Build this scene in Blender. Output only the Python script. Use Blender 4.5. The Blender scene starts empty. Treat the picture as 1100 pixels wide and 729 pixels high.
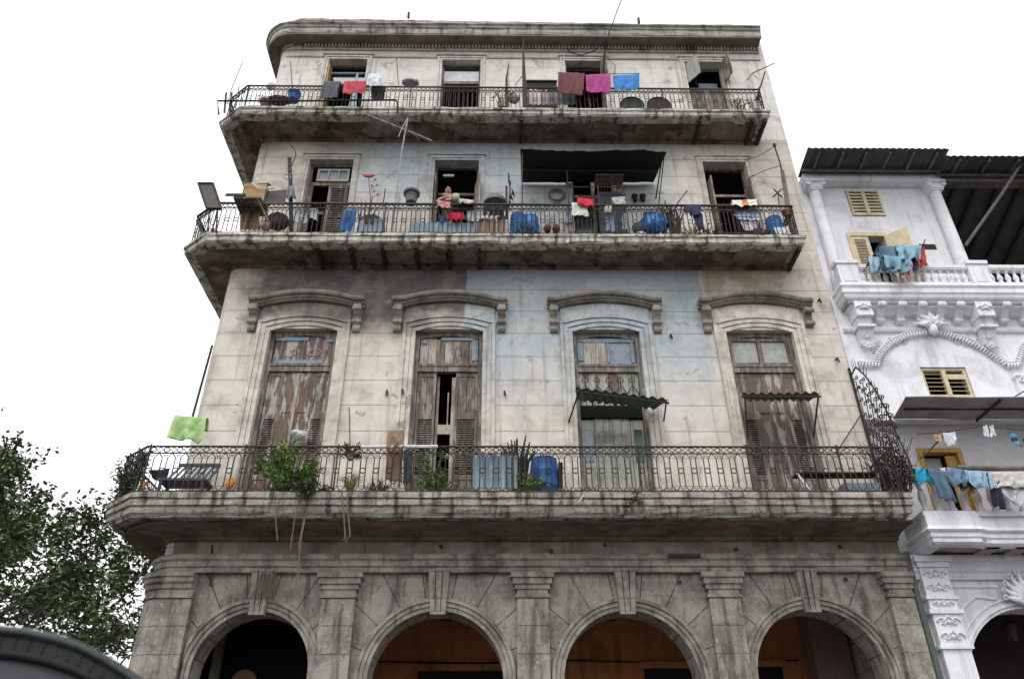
import bpy, bmesh, math, random
from mathutils import Vector, Matrix, noise
random.seed(7)
R = math.radians
S = bpy.context.scene
COL = S.collection
rnd = random.uniform

# ------------------------------------------------------------------ camera
PW, PH, F = 1100.0, 729.0, 840.0
CP = Vector((0, -16, 1.6))
_p, _y, _r = R(32.41446517), R(0.94902116), R(-0.33629203)
fw = Vector((math.sin(_y)*math.cos(_p), math.cos(_y)*math.cos(_p), math.sin(_p)))
rt0 = Vector((math.cos(_y), -math.sin(_y), 0)); up0 = rt0.cross(fw)
rt = rt0*math.cos(_r) + up0*math.sin(_r); up = up0*math.cos(_r) - rt0*math.sin(_r)

def at(px, py, Y):
    """point of the upright plane y=Y that the photograph shows at this pixel"""
    d = fw*F + rt*(px-PW/2) - up*(py-PH/2)
    return CP + d*((Y-CP.y)/d.y)

cam = bpy.data.cameras.new('camera'); cam.sensor_width = 36; cam.lens = F/PW*36
cam.clip_start = 0.1; cam.clip_end = 3000
co = bpy.data.objects.new('camera', cam); COL.objects.link(co)
m = Matrix.Identity(4)
for i in range(3):
    m[i][0], m[i][1], m[i][2], m[i][3] = rt[i], up[i], -fw[i], CP[i]
co.matrix_world = m
S.camera = co

# ------------------------------------------------------------------ node helper
class G:
    def __init__(s, name, rough=0.85, metallic=0.0, spec=0.3):
        s.m = bpy.data.materials.new(name); s.m.use_nodes = True
        s.nt = s.m.node_tree; s.b = s.nt.nodes['Principled BSDF']
        s.b.inputs['Roughness'].default_value = rough
        s.b.inputs['Metallic'].default_value = metallic
        s.b.inputs['Specular IOR Level'].default_value = spec
        g = s.nt.nodes.new('ShaderNodeNewGeometry'); s.pos = g.outputs['Position']; s.isl = g.outputs['Random Per Island']
        x = s.nt.nodes.new('ShaderNodeSeparateXYZ'); s.nt.links.new(s.pos, x.inputs[0])
        s.X, s.Y, s.Z = x.outputs
    def lk(s, a, sock):
        if hasattr(a, 'is_linked') or isinstance(a, bpy.types.NodeSocket): s.nt.links.new(a, sock)
        else:
            if sock.type == 'RGBA' and len(a) == 3: a = (*a, 1)
            sock.default_value = a
    def ma(s, op, a, b=0.0, c=None, clamp=False):
        n = s.nt.nodes.new('ShaderNodeMath'); n.operation = op; n.use_clamp = clamp
        s.lk(a, n.inputs[0]); s.lk(b, n.inputs[1])
        if c is not None: s.lk(c, n.inputs[2])
        return n.outputs[0]
    def mr(s, v, a, b, lo=0.0, hi=1.0):
        n = s.nt.nodes.new('ShaderNodeMapRange'); n.interpolation_type = 'SMOOTHSTEP'
        s.lk(v, n.inputs[0]); s.lk(a, n.inputs[1]); s.lk(b, n.inputs[2]); s.lk(lo, n.inputs[3]); s.lk(hi, n.inputs[4])
        return n.outputs[0]
    def mix(s, f, a, b, blend='MIX'):
        n = s.nt.nodes.new('ShaderNodeMix'); n.data_type = 'RGBA'; n.blend_type = blend
        s.lk(f, n.inputs[0]); s.lk(a, n.inputs[6]); s.lk(b, n.inputs[7])
        return n.outputs[2]
    def noise(s, scale, detail=4, vec=(1, 1, 1), off=(0, 0, 0), rough=0.6):
        mp = s.nt.nodes.new('ShaderNodeMapping'); mp.inputs['Scale'].default_value = vec; mp.inputs['Location'].default_value = off
        s.nt.links.new(s.pos, mp.inputs[0])
        n = s.nt.nodes.new('ShaderNodeTexNoise'); n.inputs['Scale'].default_value = scale
        n.inputs['Detail'].default_value = detail; n.inputs['Roughness'].default_value = rough
        s.nt.links.new(mp.outputs[0], n.inputs[0]); return n.outputs['Fac']
    def bump(s, h, strength=0.4, dist=0.02):
        n = s.nt.nodes.new('ShaderNodeBump'); n.inputs['Strength'].default_value = strength; n.inputs['Distance'].default_value = dist
        s.lk(h, n.inputs['Height']); s.nt.links.new(n.outputs[0], s.b.inputs['Normal'])
    def out(s, c): s.lk(c, s.b.inputs['Base Color']); return s.m

def weathered(name, c1, c2, stain=(.06, .055, .05), amt=0.5, scale=2.0, streak=True, rough=.9, bump=.4, fine=40, metallic=0, spec=.25):
    g = G(name, rough, metallic, spec)
    c = g.mix(g.mr(g.noise(scale, 5), .35, .65), c1, c2)
    c = g.mix(g.ma('MULTIPLY', g.mr(g.noise(fine, 3), .45, .75), .35), c, stain)
    if streak:
        c = g.mix(g.ma('MULTIPLY', g.mr(g.noise(3.0, 5, (1.6, 1.6, .16), (3, 1, 2)), .5, .72), amt), c, stain)
    c = g.mix(g.ma('MULTIPLY', g.mr(g.noise(1.1, 6, off=(9, 4, 1)), .52, .7), amt), c, stain)
    if bump: g.bump(g.noise(fine*.6, 5), bump, .015)
    return g.out(c)

def plain(name, c, rough=.7, var=.25, metallic=0, spec=.3, scale=6):
    g = G(name, rough, metallic, spec)
    d = tuple(x*(1-var) for x in c)
    return g.out(g.mix(g.mr(g.noise(scale, 4), .3, .7), c, d))

M = {}
# --- main building wall: cream plaster, later paint patches, soot stains, scored courses
def wall_mat(name, joints=True):
    g = G(name, .9, 0, .2)
    big = g.noise(.55, 5); mid = g.noise(2.2, 5, off=(5, 2, 7)); wob = g.ma('MULTIPLY', g.ma('SUBTRACT', mid, .5), .5)
    X = g.ma('ADD', g.X, g.ma('MULTIPLY', wob, .35)); Z = g.ma('ADD', g.Z, wob)
    Zw = g.ma('ADD', g.Z, g.ma('MULTIPLY', g.ma('SUBTRACT', big, .5), 3.0))
    cream = g.mix(g.mr(mid, .35, .7), (.68, .63, .56), (.56, .51, .445))
    cream = g.mix(g.ma('MULTIPLY', g.mr(g.noise(.8, 4, off=(2, 8, 3)), .5, .7), .55), cream, (.46, .405, .335))
    top = g.mix(g.mr(mid, .35, .7), (.69, .67, .62), (.58, .555, .505))
    c = g.mix(g.mr(Z, 18.2, 18.6), cream, top)
    # grey-blue paint, floor of the arched doors and floor above
    b1 = g.ma('MULTIPLY', g.mr(X, -.92, -.86), g.ma('SUBTRACT', 1., g.mr(X, 5.05, 5.12)))
    b1 = g.ma('MULTIPLY', b1, g.mr(Zw, 9.2, 12.0)); b1 = g.ma('MULTIPLY', b1, g.ma('SUBTRACT', 1., g.mr(g.Z, 14.1, 14.2)))
    b2 = g.ma('MULTIPLY', g.mr(X, -4.5, -3.6), g.ma('SUBTRACT', 1., g.mr(X, 3.9, 5.2)))
    b2 = g.ma('MULTIPLY', b2, g.ma('MULTIPLY', g.mr(Zw, 14.8, 17.2), g.ma('SUBTRACT', 1., g.mr(g.Z, 18.6, 18.7))))
    pk = g.mr(g.noise(1.3, 7, off=(6, 6, 1), rough=.7), .36, .56, .62, 1.)
    c = g.mix(g.ma('MULTIPLY', g.ma('MULTIPLY', g.ma('MAXIMUM', b1, b2), pk), .92), c, g.mix(mid, g.mix(g.mr(g.noise(6, 5, off=(3, 1, 1)), .4, .62), (.24, .315, .375), (.37, .445, .49)), (.45, .51, .535)))
    # bare brown render, left of the blue patch
    br = g.ma('MULTIPLY', g.ma('SUBTRACT', 1., g.mr(X, -.92, -.86)), g.ma('MULTIPLY', g.mr(Zw, 11.7, 12.6), g.ma('SUBTRACT', 1., g.mr(g.Z, 14.1, 14.2))))
    br = g.ma('MULTIPLY', br, g.mr(g.ma('ADD', X, g.ma('MULTIPLY', wob, 2.)), -6.7, -5.9))
    c = g.mix(g.ma('MULTIPLY', br, .94), c, g.mix(g.mr(mid, .4, .62), (.085, .08, .076), (.165, .148, .13)))
    # rusty brown patch on the right
    ru = g.ma('MULTIPLY', g.mr(X, 5.08, 5.14), g.ma('MULTIPLY', g.mr(Zw, 12.3, 13.6), g.ma('SUBTRACT', 1., g.mr(g.Z, 14.1, 14.2))))
    ru = g.ma('MULTIPLY', ru, g.ma('SUBTRACT', 1., g.mr(X, 6.6, 8.0)))
    c = g.mix(g.ma('MULTIPLY', ru, .75), c, g.mix(g.mr(mid, .4, .6), (.22, .155, .10), (.42, .33, .24)))
    # soot bands just under the balconies
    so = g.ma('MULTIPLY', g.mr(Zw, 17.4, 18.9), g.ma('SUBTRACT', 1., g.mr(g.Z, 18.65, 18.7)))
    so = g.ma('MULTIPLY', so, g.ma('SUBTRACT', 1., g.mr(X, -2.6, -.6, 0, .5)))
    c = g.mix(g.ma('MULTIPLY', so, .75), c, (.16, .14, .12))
    # drips and grime
    st = g.mr(g.noise(2.6, 6, (2.2, 2.2, .12), (1, 5, 3)), .53, .74)
    c = g.mix(g.ma('MULTIPLY', st, .62), c, (.20, .175, .15))
    # the upper render of the blue patch is dirtied grey as well
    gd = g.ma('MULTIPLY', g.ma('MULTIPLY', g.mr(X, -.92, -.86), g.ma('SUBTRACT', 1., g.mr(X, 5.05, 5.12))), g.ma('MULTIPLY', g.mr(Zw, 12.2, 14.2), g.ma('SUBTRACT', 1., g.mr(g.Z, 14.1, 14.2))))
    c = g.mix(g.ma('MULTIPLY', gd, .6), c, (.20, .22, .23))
    rs = g.mr(g.noise(1.2, 6, (3.2, 3.2, .1), (7, 5, 8)), .6, .74)
    c = g.mix(g.ma('MULTIPLY', rs, .5), c, (.33, .24, .165))
    # hairline cracks and lost patches of skim coat
    lost = g.mr(g.noise(2.1, 8, off=(12, 3, 4), rough=.65), .63, .66)
    c = g.mix(g.ma('MULTIPLY', lost, .7), c, (.30, .265, .22))
    c = g.mix(g.ma('MULTIPLY', g.mr(g.noise(1.4, 7, off=(7, 7, 2)), .53, .7), .5), c, (.25, .225, .19))
    c = g.mix(g.ma('MULTIPLY', g.mr(g.noise(28, 3), .58, .75), .4), c, (.25, .22, .18))
    # scored joints
    if not joints:
        c = g.mix(g.ma('MULTIPLY', g.mr(g.noise(4, 5, off=(3, 9, 9)), .4, .7), .55), c, (.27, .24, .20))
        g.bump(g.noise(25, 5), .4, .015)
        return g.out(c)
    f = g.ma('FRACT', g.ma('DIVIDE', g.ma('SUBTRACT', g.Z, 9.30), .656))
    ln = g.ma('MULTIPLY', g.ma('LESS_THAN', f, .03), g.mr(g.noise(3, 3, off=(4, 4, 4)), .25, .5, .45, 1.))
    below = g.ma('LESS_THAN', g.Z, 18.6)
    ln = g.ma('MULTIPLY', ln, g.ma('ADD', g.ma('MULTIPLY', below, .6), .4))
    c = g.mix(g.ma('MULTIPLY', ln, .7), c, (.16, .14, .12))
    g.bump(g.ma('SUBTRACT', g.ma('MULTIPLY', g.noise(25, 5), .4), ln), .5, .02)
    return g.out(c)
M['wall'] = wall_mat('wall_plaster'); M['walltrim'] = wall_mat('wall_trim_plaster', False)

def stone_mat(name, arches):
    g = G(name, .92, 0, .2)
    mid = g.noise(1.7, 6, off=(3, 3, 3)); fin = g.noise(14, 5)
    c = g.mix(g.mr(mid, .34, .66), (.35, .327, .285), (.18, .166, .145))
    c = g.mix(g.ma('MULTIPLY', g.mr(g.noise(.9, 6, off=(5, 8, 8)), .5, .68), .7), c, (.36, .335, .29))
    c = g.mix(g.ma('MULTIPLY', g.mr(fin, .5, .7), .6), c, (.46, .43, .375))
    c = g.mix(g.ma('MULTIPLY', g.mr(g.noise(3, 6, (1.4, 1.4, .2), (8, 1, 1)), .5, .68), .7), c, (.045, .042, .038))
    c = g.mix(g.ma('MULTIPLY', g.mr(g.noise(5, 6, off=(1, 9, 1)), .58, .7), .6), c, (.06, .055, .05))
    if arches:
        cx = g.ma('ADD', -4.78, g.ma('MULTIPLY', g.ma('GREATER_THAN', g.X, -3.2), 3.55))
        cx = g.ma('ADD', cx, g.ma('MULTIPLY', g.ma('GREATER_THAN', g.X, .64), 3.77))
        cx = g.ma('ADD', cx, g.ma('MULTIPLY', g.ma('GREATER_THAN', g.X, 4.47), 3.68))
        dx = g.ma('SUBTRACT', g.X, cx); dz = g.ma('SUBTRACT', g.Z, 4.12)
        an = g.ma('ARCTAN2', dz, dx); rr = g.ma('POWER', g.ma('ADD', g.ma('MULTIPLY', dx, dx), g.ma('MULTIPLY', dz, dz)), .5)
        fr = g.ma('ABSOLUTE', g.ma('SUBTRACT', g.ma('FRACT', g.ma('ADD', g.ma('DIVIDE', an, math.pi/9), .5)), .5))
        ln = g.ma('LESS_THAN', g.ma('MULTIPLY', fr, g.ma('MULTIPLY', rr, math.pi/9)), .012)
    else:
        ln = g.ma('LESS_THAN', g.ma('FRACT', g.ma('DIVIDE', g.ma('SUBTRACT', g.Z, 5.06), .52)), .028)
    ln = g.ma('MULTIPLY', ln, g.mr(g.noise(4, 3, off=(2, 2, 2)), .3, .5, .4, 1.))
    c = g.mix(g.ma('MULTIPLY', ln, .75), c, (.03, .028, .025))
    g.bump(g.ma('SUBTRACT', g.ma('ADD', fin, g.noise(45, 3)), g.ma('MULTIPLY', ln, 1.5)), .55, .02)
    return g.out(c)
M['stone'] = stone_mat('weathered_stone', False)
M['spandrel'] = stone_mat('spandrel_stone', True)
M['trimstone'] = weathered('moulding_stone', (.36, .337, .29), (.20, .185, .158), amt=.75, scale=3, bump=.5)

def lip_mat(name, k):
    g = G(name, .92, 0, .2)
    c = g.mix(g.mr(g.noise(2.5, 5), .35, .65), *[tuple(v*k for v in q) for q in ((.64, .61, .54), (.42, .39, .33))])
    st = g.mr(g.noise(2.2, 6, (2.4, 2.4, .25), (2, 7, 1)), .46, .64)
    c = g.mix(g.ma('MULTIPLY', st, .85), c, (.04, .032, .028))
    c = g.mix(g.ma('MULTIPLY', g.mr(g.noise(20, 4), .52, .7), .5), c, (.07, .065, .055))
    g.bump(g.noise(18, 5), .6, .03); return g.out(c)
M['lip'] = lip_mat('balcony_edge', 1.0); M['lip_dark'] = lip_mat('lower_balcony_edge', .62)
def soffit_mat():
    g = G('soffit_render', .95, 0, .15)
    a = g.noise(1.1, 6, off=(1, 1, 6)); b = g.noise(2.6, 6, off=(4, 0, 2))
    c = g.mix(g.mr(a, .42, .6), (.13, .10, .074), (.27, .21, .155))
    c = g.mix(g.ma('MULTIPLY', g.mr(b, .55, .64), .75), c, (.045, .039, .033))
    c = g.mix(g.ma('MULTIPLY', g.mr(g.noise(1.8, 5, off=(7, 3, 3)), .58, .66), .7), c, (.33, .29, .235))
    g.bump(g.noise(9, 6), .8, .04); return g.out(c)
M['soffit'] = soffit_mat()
M['frieze'] = weathered('frieze_plaster', (.33, .30, .25), (.21, .18, .14), (.08, .065, .05), .6, 1.6)
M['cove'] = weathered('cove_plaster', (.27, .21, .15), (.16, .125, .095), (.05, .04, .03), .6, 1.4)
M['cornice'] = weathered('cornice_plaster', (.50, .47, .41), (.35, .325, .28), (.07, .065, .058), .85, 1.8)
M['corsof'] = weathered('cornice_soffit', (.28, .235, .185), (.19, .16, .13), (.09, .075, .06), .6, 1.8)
M['trim'] = weathered('window_surround_plaster', (.50, .46, .39), (.38, .345, .285), (.13, .115, .095), .6, 2.2)
M['hood'] = weathered('hood_plaster', (.36, .335, .285), (.24, .22, .185), (.09, .08, .07), .6, 2.4)
M['orange'] = weathered('orange_wall', (.64, .25, .11), (.52, .19, .085), (.08, .035, .02), .5, .8)
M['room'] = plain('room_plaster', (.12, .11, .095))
M['dark'] = plain('dark_paint_and_shade', (.02, .02, .02), .8)
M['iron'] = weathered('wrought_iron', (.03, .029, .028), (.05, .042, .036), (.09, .05, .03), .4, 8, False, .7, .2)
M['rust'] = weathered('rusty_iron', (.09, .05, .035), (.05, .035, .03), (.14, .06, .03), .5, 9, False, .8, .3)

def wood_mat(name, base, bare, pale, amt):
    g = G(name, .85, 0, .2)
    gr = g.noise(9, 6, (3, 3, .22)); p = g.noise(4.5, 7, (1.7, 1.7, .4), (3, 6, 2))
    c = g.mix(g.mr(gr, .4, .62), base, bare)
    c = g.mix(g.ma('MULTIPLY', g.mr(p, .5, .58), amt), c, pale)
    c = g.mix(g.ma('MULTIPLY', g.mr(g.noise(1.6, 4, off=(1, 2, 9)), .5, .7), .5), c, (.05, .042, .036))
    g.bump(g.ma('ADD', gr, g.ma('MULTIPLY', p, .6)), .5, .012); return g.out(c)
M['wood_red'] = wood_mat('peeling_red_wood', (.15, .09, .068), (.18, .15, .13), (.39, .37, .345), .95)
M['wood_grey'] = wood_mat('grey_bare_wood', (.19, .165, .14), (.11, .09, .075), (.36, .335, .30), .55)
M['wood_green'] = wood_mat('faded_green_wood', (.36, .37, .32), (.24, .25, .215), (.48, .46, .41), .5)
M['wood_brown'] = wood_mat('brown_wood', (.15, .11, .092), (.13, .11, .097), (.34, .315, .285), .7)
M['wood_frame'] = wood_mat('weathered_frame_wood', (.19, .165, .145), (.12, .10, .088), (.36, .335, .30), .55)
M['wood_white'] = wood_mat('dirty_white_planks', (.45, .42, .37), (.30, .27, .22), (.26, .15, .08), .5)
M['wood_yellow'] = plain('yellow_shutter_paint', (.68, .58, .39), .7)
M['wood_ochre'] = plain('ochre_door_paint', (.50, .30, .085), .7)
M['bluepaint'] = weathered('blue_grey_frame_paint', (.28, .36, .43), (.22, .28, .33), amt=.3, scale=5)
M['cyanpaint'] = plain('pale_cyan_paint', (.30, .42, .42), .7)
def glass_mat(name, c, r=.12):
    g = G(name, r, 0, .5); return g.out(g.mix(g.mr(g.noise(3, 3), .35, .65), c, tuple(x*.6 for x in c)))
M['glass'] = glass_mat('dusty_glass', (.05, .058, .065))
M['paleglass'] = glass_mat('pale_dusty_glass', (.20, .25, .30), .25)
M['greenglass'] = glass_mat('green_glass', (.06, .14, .085), .25)
M['curtain'] = plain('curtain_cloth', (.42, .43, .41), .9)
# neighbour
M['nwhite'] = weathered('lilac_white_paint', (.83, .835, .87), (.755, .755, .79), (.34, .33, .34), .42, 1.5, bump=.2)
M['nsoffit'] = weathered('mauve_soffit_paint', (.40, .34, .36), (.33, .28, .29), (.15, .12, .12), .3, 2)
M['ngrey'] = weathered('grey_lilac_paint', (.74, .73, .755), (.66, .645, .67), (.2, .18, .18), .3, 2)
M['nshade'] = plain('shaded_loggia_wall', (.62, .60, .615), .9, .15)  # shade of the loggia put into a greyer wall colour
M['tin'] = weathered('dark_corrugated_tin', (.085, .094, .092), (.06, .064, .062), (.07, .05, .035), .5, 3, False, .7)
M['beam'] = weathered('grey_timber', (.20, .185, .165), (.13, .12, .105), amt=.4, scale=6)
M['asphalt'] = weathered('asphalt', (.05, .05, .05), (.065, .063, .06), (.03, .03, .03), .4, .8, False, .9)
M['pave'] = weathered('pavement_concrete', (.24, .23, .21), (.18, .17, .155), (.08, .075, .07), .4, 1.5, False)
M['kerb'] = weathered('kerb_stone', (.30, .29, .27), (.22, .21, .2), (.08, .075, .07), .4, 2, False)

# ------------------------------------------------------------------ mesh helper
WL = {}
class MB:
    def __init__(s): s.v = []; s.f = []
    def add(s, vs, fs):
        o = len(s.v); s.v += [Vector(x) for x in vs]; s.f += [tuple(i+o for i in f) for f in fs]; return s
    def box(s, x0, x1, y0, y1, z0, z1):
        return s.add([(x0,y0,z0),(x1,y0,z0),(x1,y1,z0),(x0,y1,z0),(x0,y0,z1),(x1,y0,z1),(x1,y1,z1),(x0,y1,z1)],
                     [(0,3,2,1),(4,5,6,7),(0,1,5,4),(1,2,6,5),(2,3,7,6),(3,0,4,7)])
    def prism(s, pts, vec):
        """closed polygon pushed along vec"""
        n = len(pts); a = [Vector(p) for p in pts]; b = [p+Vector(vec) for p in a]
        return s.add(a+b, [tuple(range(n-1,-1,-1)), tuple(range(n,2*n))]+[(i,(i+1)%n,(i+1)%n+n,i+n) for i in range(n)])
    def bar(s, a, b, w, d=None, upv=None):
        """square-section bar from a to b"""
        a, b = Vector(a), Vector(b); d = w if d is None else d; t = (b-a).normalized()
        u = Vector(upv) if upv else (Vector((0,0,1)) if abs(t.z) < .9 else Vector((0,1,0)))
        p = t.cross(u).normalized()*w/2; q = t.cross(p).normalized()*d/2
        return s.add([a+p+q,a-p+q,a-p-q,a+p-q,b+p+q,b-p+q,b-p-q,b+p-q],
                     [(0,1,2,3),(7,6,5,4),(0,4,5,1),(1,5,6,2),(2,6,7,3),(3,7,4,0)])
    def tube(s, pts, r, n=6, cap=True, closed=False):
        pts = [Vector(p) for p in pts]; k = len(pts); o = len(s.v)
        rs = r if isinstance(r, (list, tuple)) else [r]*k
        prev = None
        for i, p in enumerate(pts):
            if closed: t = (pts[(i+1)%k]-pts[i-1])
            else: t = (pts[min(i+1,k-1)]-pts[max(i-1,0)])
            t.normalize()
            if prev is None:
                u = t.cross(Vector((0,0,1)) if abs(t.z) < .9 else Vector((0,1,0))).normalized()
            else:
                u = (prev - t*prev.dot(t)).normalized()
            prev = u; w = t.cross(u)
            for j in range(n):
                a = 2*math.pi*j/n; s.v.append(p+(u*math.cos(a)+w*math.sin(a))*rs[i])
        for i in range(k if closed else k-1):
            i2 = (i+1) % k
            for j in range(n):
                s.f.append((o+i*n+j, o+i*n+(j+1)%n, o+i2*n+(j+1)%n, o+i2*n+j))
        if cap and not closed:
            s.f.append(tuple(o+j for j in range(n-1,-1,-1))); s.f.append(tuple(o+(k-1)*n+j for j in range(n)))
        return s
    def ring(s, c, r, tr, ax=(1,0,0), ay=(0,0,1), n=10, k=4):
        c, ax, ay = Vector(c), Vector(ax), Vector(ay)
        return s.tube([c+ax*r*math.cos(2*math.pi*i/n)+ay*r*math.sin(2*math.pi*i/n) for i in range(n)], tr, k, closed=True)
    def lathe(s, prof, c, n=16, sx=1, sy=1):
        c = Vector(c); o = len(s.v); k = len(prof)
        for r, z in prof:
            for j in range(n):
                a = 2*math.pi*j/n; s.v.append(c+Vector((r*math.cos(a)*sx, r*math.sin(a)*sy, z)))
        for i in range(k-1):
            for j in range(n):
                s.f.append((o+i*n+j, o+i*n+(j+1)%n, o+(i+1)*n+(j+1)%n, o+(i+1)*n+j))
        s.f.append(tuple(o+j for j in range(n-1,-1,-1))); s.f.append(tuple(o+(k-1)*n+j for j in range(n)))
        return s
    def sweep(s, path, prof, jit=0, step=.35):
        """closed profile [(out, z)] swept with mitres along a plan path; out is to the left of travel"""
        P = [Vector(p) for p in path]
        if jit:
            Q = []
            for a, b in zip(P, P[1:]):
                k = max(1, int((b-a).length/step))
                Q += [a.lerp(b, i/k) for i in range(k)]
            P = Q+[P[-1]]
        k, n, o = len(P), len(prof), len(s.v)
        for i, p in enumerate(P):
            d0 = (P[i]-P[i-1]).normalized() if i else (P[1]-P[0]).normalized()
            d1 = (P[i+1]-P[i]).normalized() if i < k-1 else d0
            n0, n1 = Vector((-d0.y, d0.x)), Vector((-d1.y, d1.x)); mt = (n0+n1)
            mt = mt/max(.35, (1+n0.dot(n1)))
            for oo, z in prof:
                q = p+mt*oo; w = Vector((q.x, q.y, z))
                if jit: w += Vector((rnd(-.3,.3), rnd(-1,1), rnd(-.7,.7)))*jit
                s.v.append(w)
        for i in range(k-1):
            for j in range(n):
                s.f.append((o+i*n+j, o+i*n+(j+1)%n, o+(i+1)*n+(j+1)%n, o+(i+1)*n+j))
        s.f.append(tuple(o+j for j in range(n-1,-1,-1))); s.f.append(tuple(o+(k-1)*n+j for j in range(n)))
        return s
    def sheet(s, fun, nu, nv):
        o = len(s.v)
        for i in range(nu+1):
            for j in range(nv+1): s.v.append(Vector(fun(i/nu, j/nv)))
        for i in range(nu):
            for j in range(nv):
                a = o+i*(nv+1)+j; s.f.append((a, a+nv+1, a+nv+2, a+1))
        return s
    def slab(s, fun, nu, nv, th):
        """thin solid: a sheet given real thickness th (vector)"""
        o = len(s.v); s.sheet(fun, nu, nv); n = len(s.v)-o; t = Vector(th)
        s.v += [v+t for v in s.v[o:o+n]]
        s.f += [tuple(i+n for i in reversed(f)) for f in s.f[-nu*nv:]]
        W = nv+1
        rim = [o+i*W for i in range(nu+1)]+[o+nu*W+j for j in range(1,W)]+[o+i*W+nv for i in range(nu-1,-1,-1)]+[o+j for j in range(nv-1,0,-1)]
        for a, b in zip(rim, rim[1:]+rim[:1]): s.f.append((a, b, b+n, a+n))
        return s
    def leaf(s, p, d, n, L, W):
        """one bent leaf: two faces"""
        p = Vector(p); d = Vector(d).normalized(); sd = d.cross(Vector(n))
        if sd.length < 1e-3: sd = d.cross(Vector((1,.2,.1)))
        sd.normalize(); dr = sd.cross(d)*L*.12
        o = len(s.v); s.v += [p, p+d*L*.5+sd*W/2, p+d*L+dr, p+d*L*.5-sd*W/2]
        s.f += [(o,o+1,o+2), (o,o+2,o+3)]
        return s
    def build(s, name, mat, parent=None, smooth=False, origin=None, fixn=True, solid=0):
        if parent is not None: org = WL[parent]
        elif origin is not None: org = Vector(origin)
        else:
            xs = [v.x for v in s.v]; ys = [v.y for v in s.v]; zs = [v.z for v in s.v]
            org = Vector(((min(xs)+max(xs))/2, (min(ys)+max(ys))/2, min(zs)))
        me = bpy.data.meshes.new(name)
        me.from_pydata([v-org for v in s.v], [], s.f)
        if fixn:
            b = bmesh.new(); b.from_mesh(me); bmesh.ops.recalc_face_normals(b, faces=b.faces); b.to_mesh(me); b.free()
        if smooth: me.polygons.foreach_set('use_smooth', [True]*len(me.polygons))
        me.materials.append(M[mat] if isinstance(mat, str) else mat)
        o = bpy.data.objects.new(name, me); COL.objects.link(o)
        if parent is not None: o.parent = parent; WL[o] = org
        else: o.location = org; WL[o] = org.copy()
        if solid:
            md = o.modifiers.new('thickness', 'SOLIDIFY'); md.thickness = solid; md.offset = 0
        return o

def tag(o, label, cat, group=None, kind=None):
    if label: o['label'] = label
    if cat: o['category'] = cat
    if group: o['group'] = group
    if kind: o['kind'] = kind
    return o
def thing(name, label, cat, loc, group=None):
    o = bpy.data.objects.new(name, None); o.empty_display_size = .2; COL.objects.link(o); o.location = loc; WL[o] = Vector(loc)
    return tag(o, label, cat, group)
def structure(o): o['kind'] = 'structure'; return o
def dup(o, parent, delta, rot=0.0):
    """copy of a part that keeps its mesh"""
    c = o.copy(); COL.objects.link(c); c.parent = parent; c.location = Vector(delta); c.rotation_euler[2] = rot; WL[c] = WL[parent]
    return c
def nz(x, y=0, z=0): return noise.noise(Vector((x, y, z)))

# ------------------------------------------------------------------ ground
structure(MB().box(-400,400,-400,400,-.4,0).build('ground', M['asphalt'], origin=(0,0,0)))
structure(MB().box(-8.3,30,-2.6,12,.0,.14).build('pavement', 'pave', origin=(0,0,0)))
structure(MB().box(-8.42,30,-2.75,-2.6,.0,.15).build('kerb', 'kerb', origin=(0,0,0)))
structure(MB().box(-30,30,-24,-18.5,0,.14).build('pavement', 'pave', origin=(0,0,0)))

# ================================================================== MAIN BUILDING
BX0, BX1 = -7.0, 8.3
A = thing('apartment_building', 'tall weathered corner apartment house with grey stone arcade and three cluttered iron balconies', 'building', (0,0,0))
CXS = [-4.79, -1.26, 2.56, 6.32]
def corner(r=.55, x0=BX0, x1=BX1, back=9.0, n=6, off=0.0):
    """plan path of the facade: right end, rounded left corner, side street"""
    p = [(x1, -off)]
    for i in range(n+1):
        a = math.pi/2*i/n; p.append((x0+r-(r+off)*math.sin(a), r-(r+off)*math.cos(a)))
    return p+[(x0-off, back)]

def wall_open(mb, x0, x1, z0, z1, y, th, ops):
    """wall front with rectangular openings (x0,x1,z0,z1) and their reveals"""
    xs = sorted({x0, x1, *[o[0] for o in ops], *[o[1] for o in ops]}); zs = sorted({z0, z1, *[o[2] for o in ops], *[o[3] for o in ops]})
    def hole(i, j):
        if i < 0 or j < 0 or i >= len(xs)-1 or j >= len(zs)-1: return None
        a, c = (xs[i]+xs[i+1])/2, (zs[j]+zs[j+1])/2
        return any(o[0] < a < o[1] and o[2] < c < o[3] for o in ops)
    for i in range(len(xs)-1):
        for j in range(len(zs)-1):
            a, b, c, d = xs[i], xs[i+1], zs[j], zs[j+1]
            if hole(i, j):
                if hole(i-1,j) is False: mb.add([(a,y,c),(a,y+th,c),(a,y+th,d),(a,y,d)], [(0,1,2,3)])
                if hole(i+1,j) is False: mb.add([(b,y,c),(b,y,d),(b,y+th,d),(b,y+th,c)], [(0,1,2,3)])
                if hole(i,j-1) is False: mb.add([(a,y,c),(b,y,c),(b,y+th,c),(a,y+th,c)], [(0,1,2,3)])
                if hole(i,j+1) is False: mb.add([(a,y,d),(a,y+th,d),(b,y+th,d),(b,y,d)], [(0,1,2,3)])
            else:
                mb.add([(a,y,c),(b,y,c),(b,y,d),(a,y,d)], [(0,1,2,3)])
                mb.add([(a,y+th,c),(a,y+th,d),(b,y+th,d),(b,y+th,c)], [(0,1,2,3)])
    return mb
ZF1, ZF2, ZF3, ZTOP = 7.38, 14.21, 18.76, 22.55
ops = []
for c in CXS:
    ops += [(c-.82, c+.82, ZF1-.08, 12.06), (c-.62, c+.62, ZF2-.06, 17.75), (c-.6, c+.6, ZF3-.06, 22.1)]
ops[4] = (CXS[1]-.62, CXS[1]+.62, ZF2-.06, 17.75)
w = MB(); R0 = .32
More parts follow.
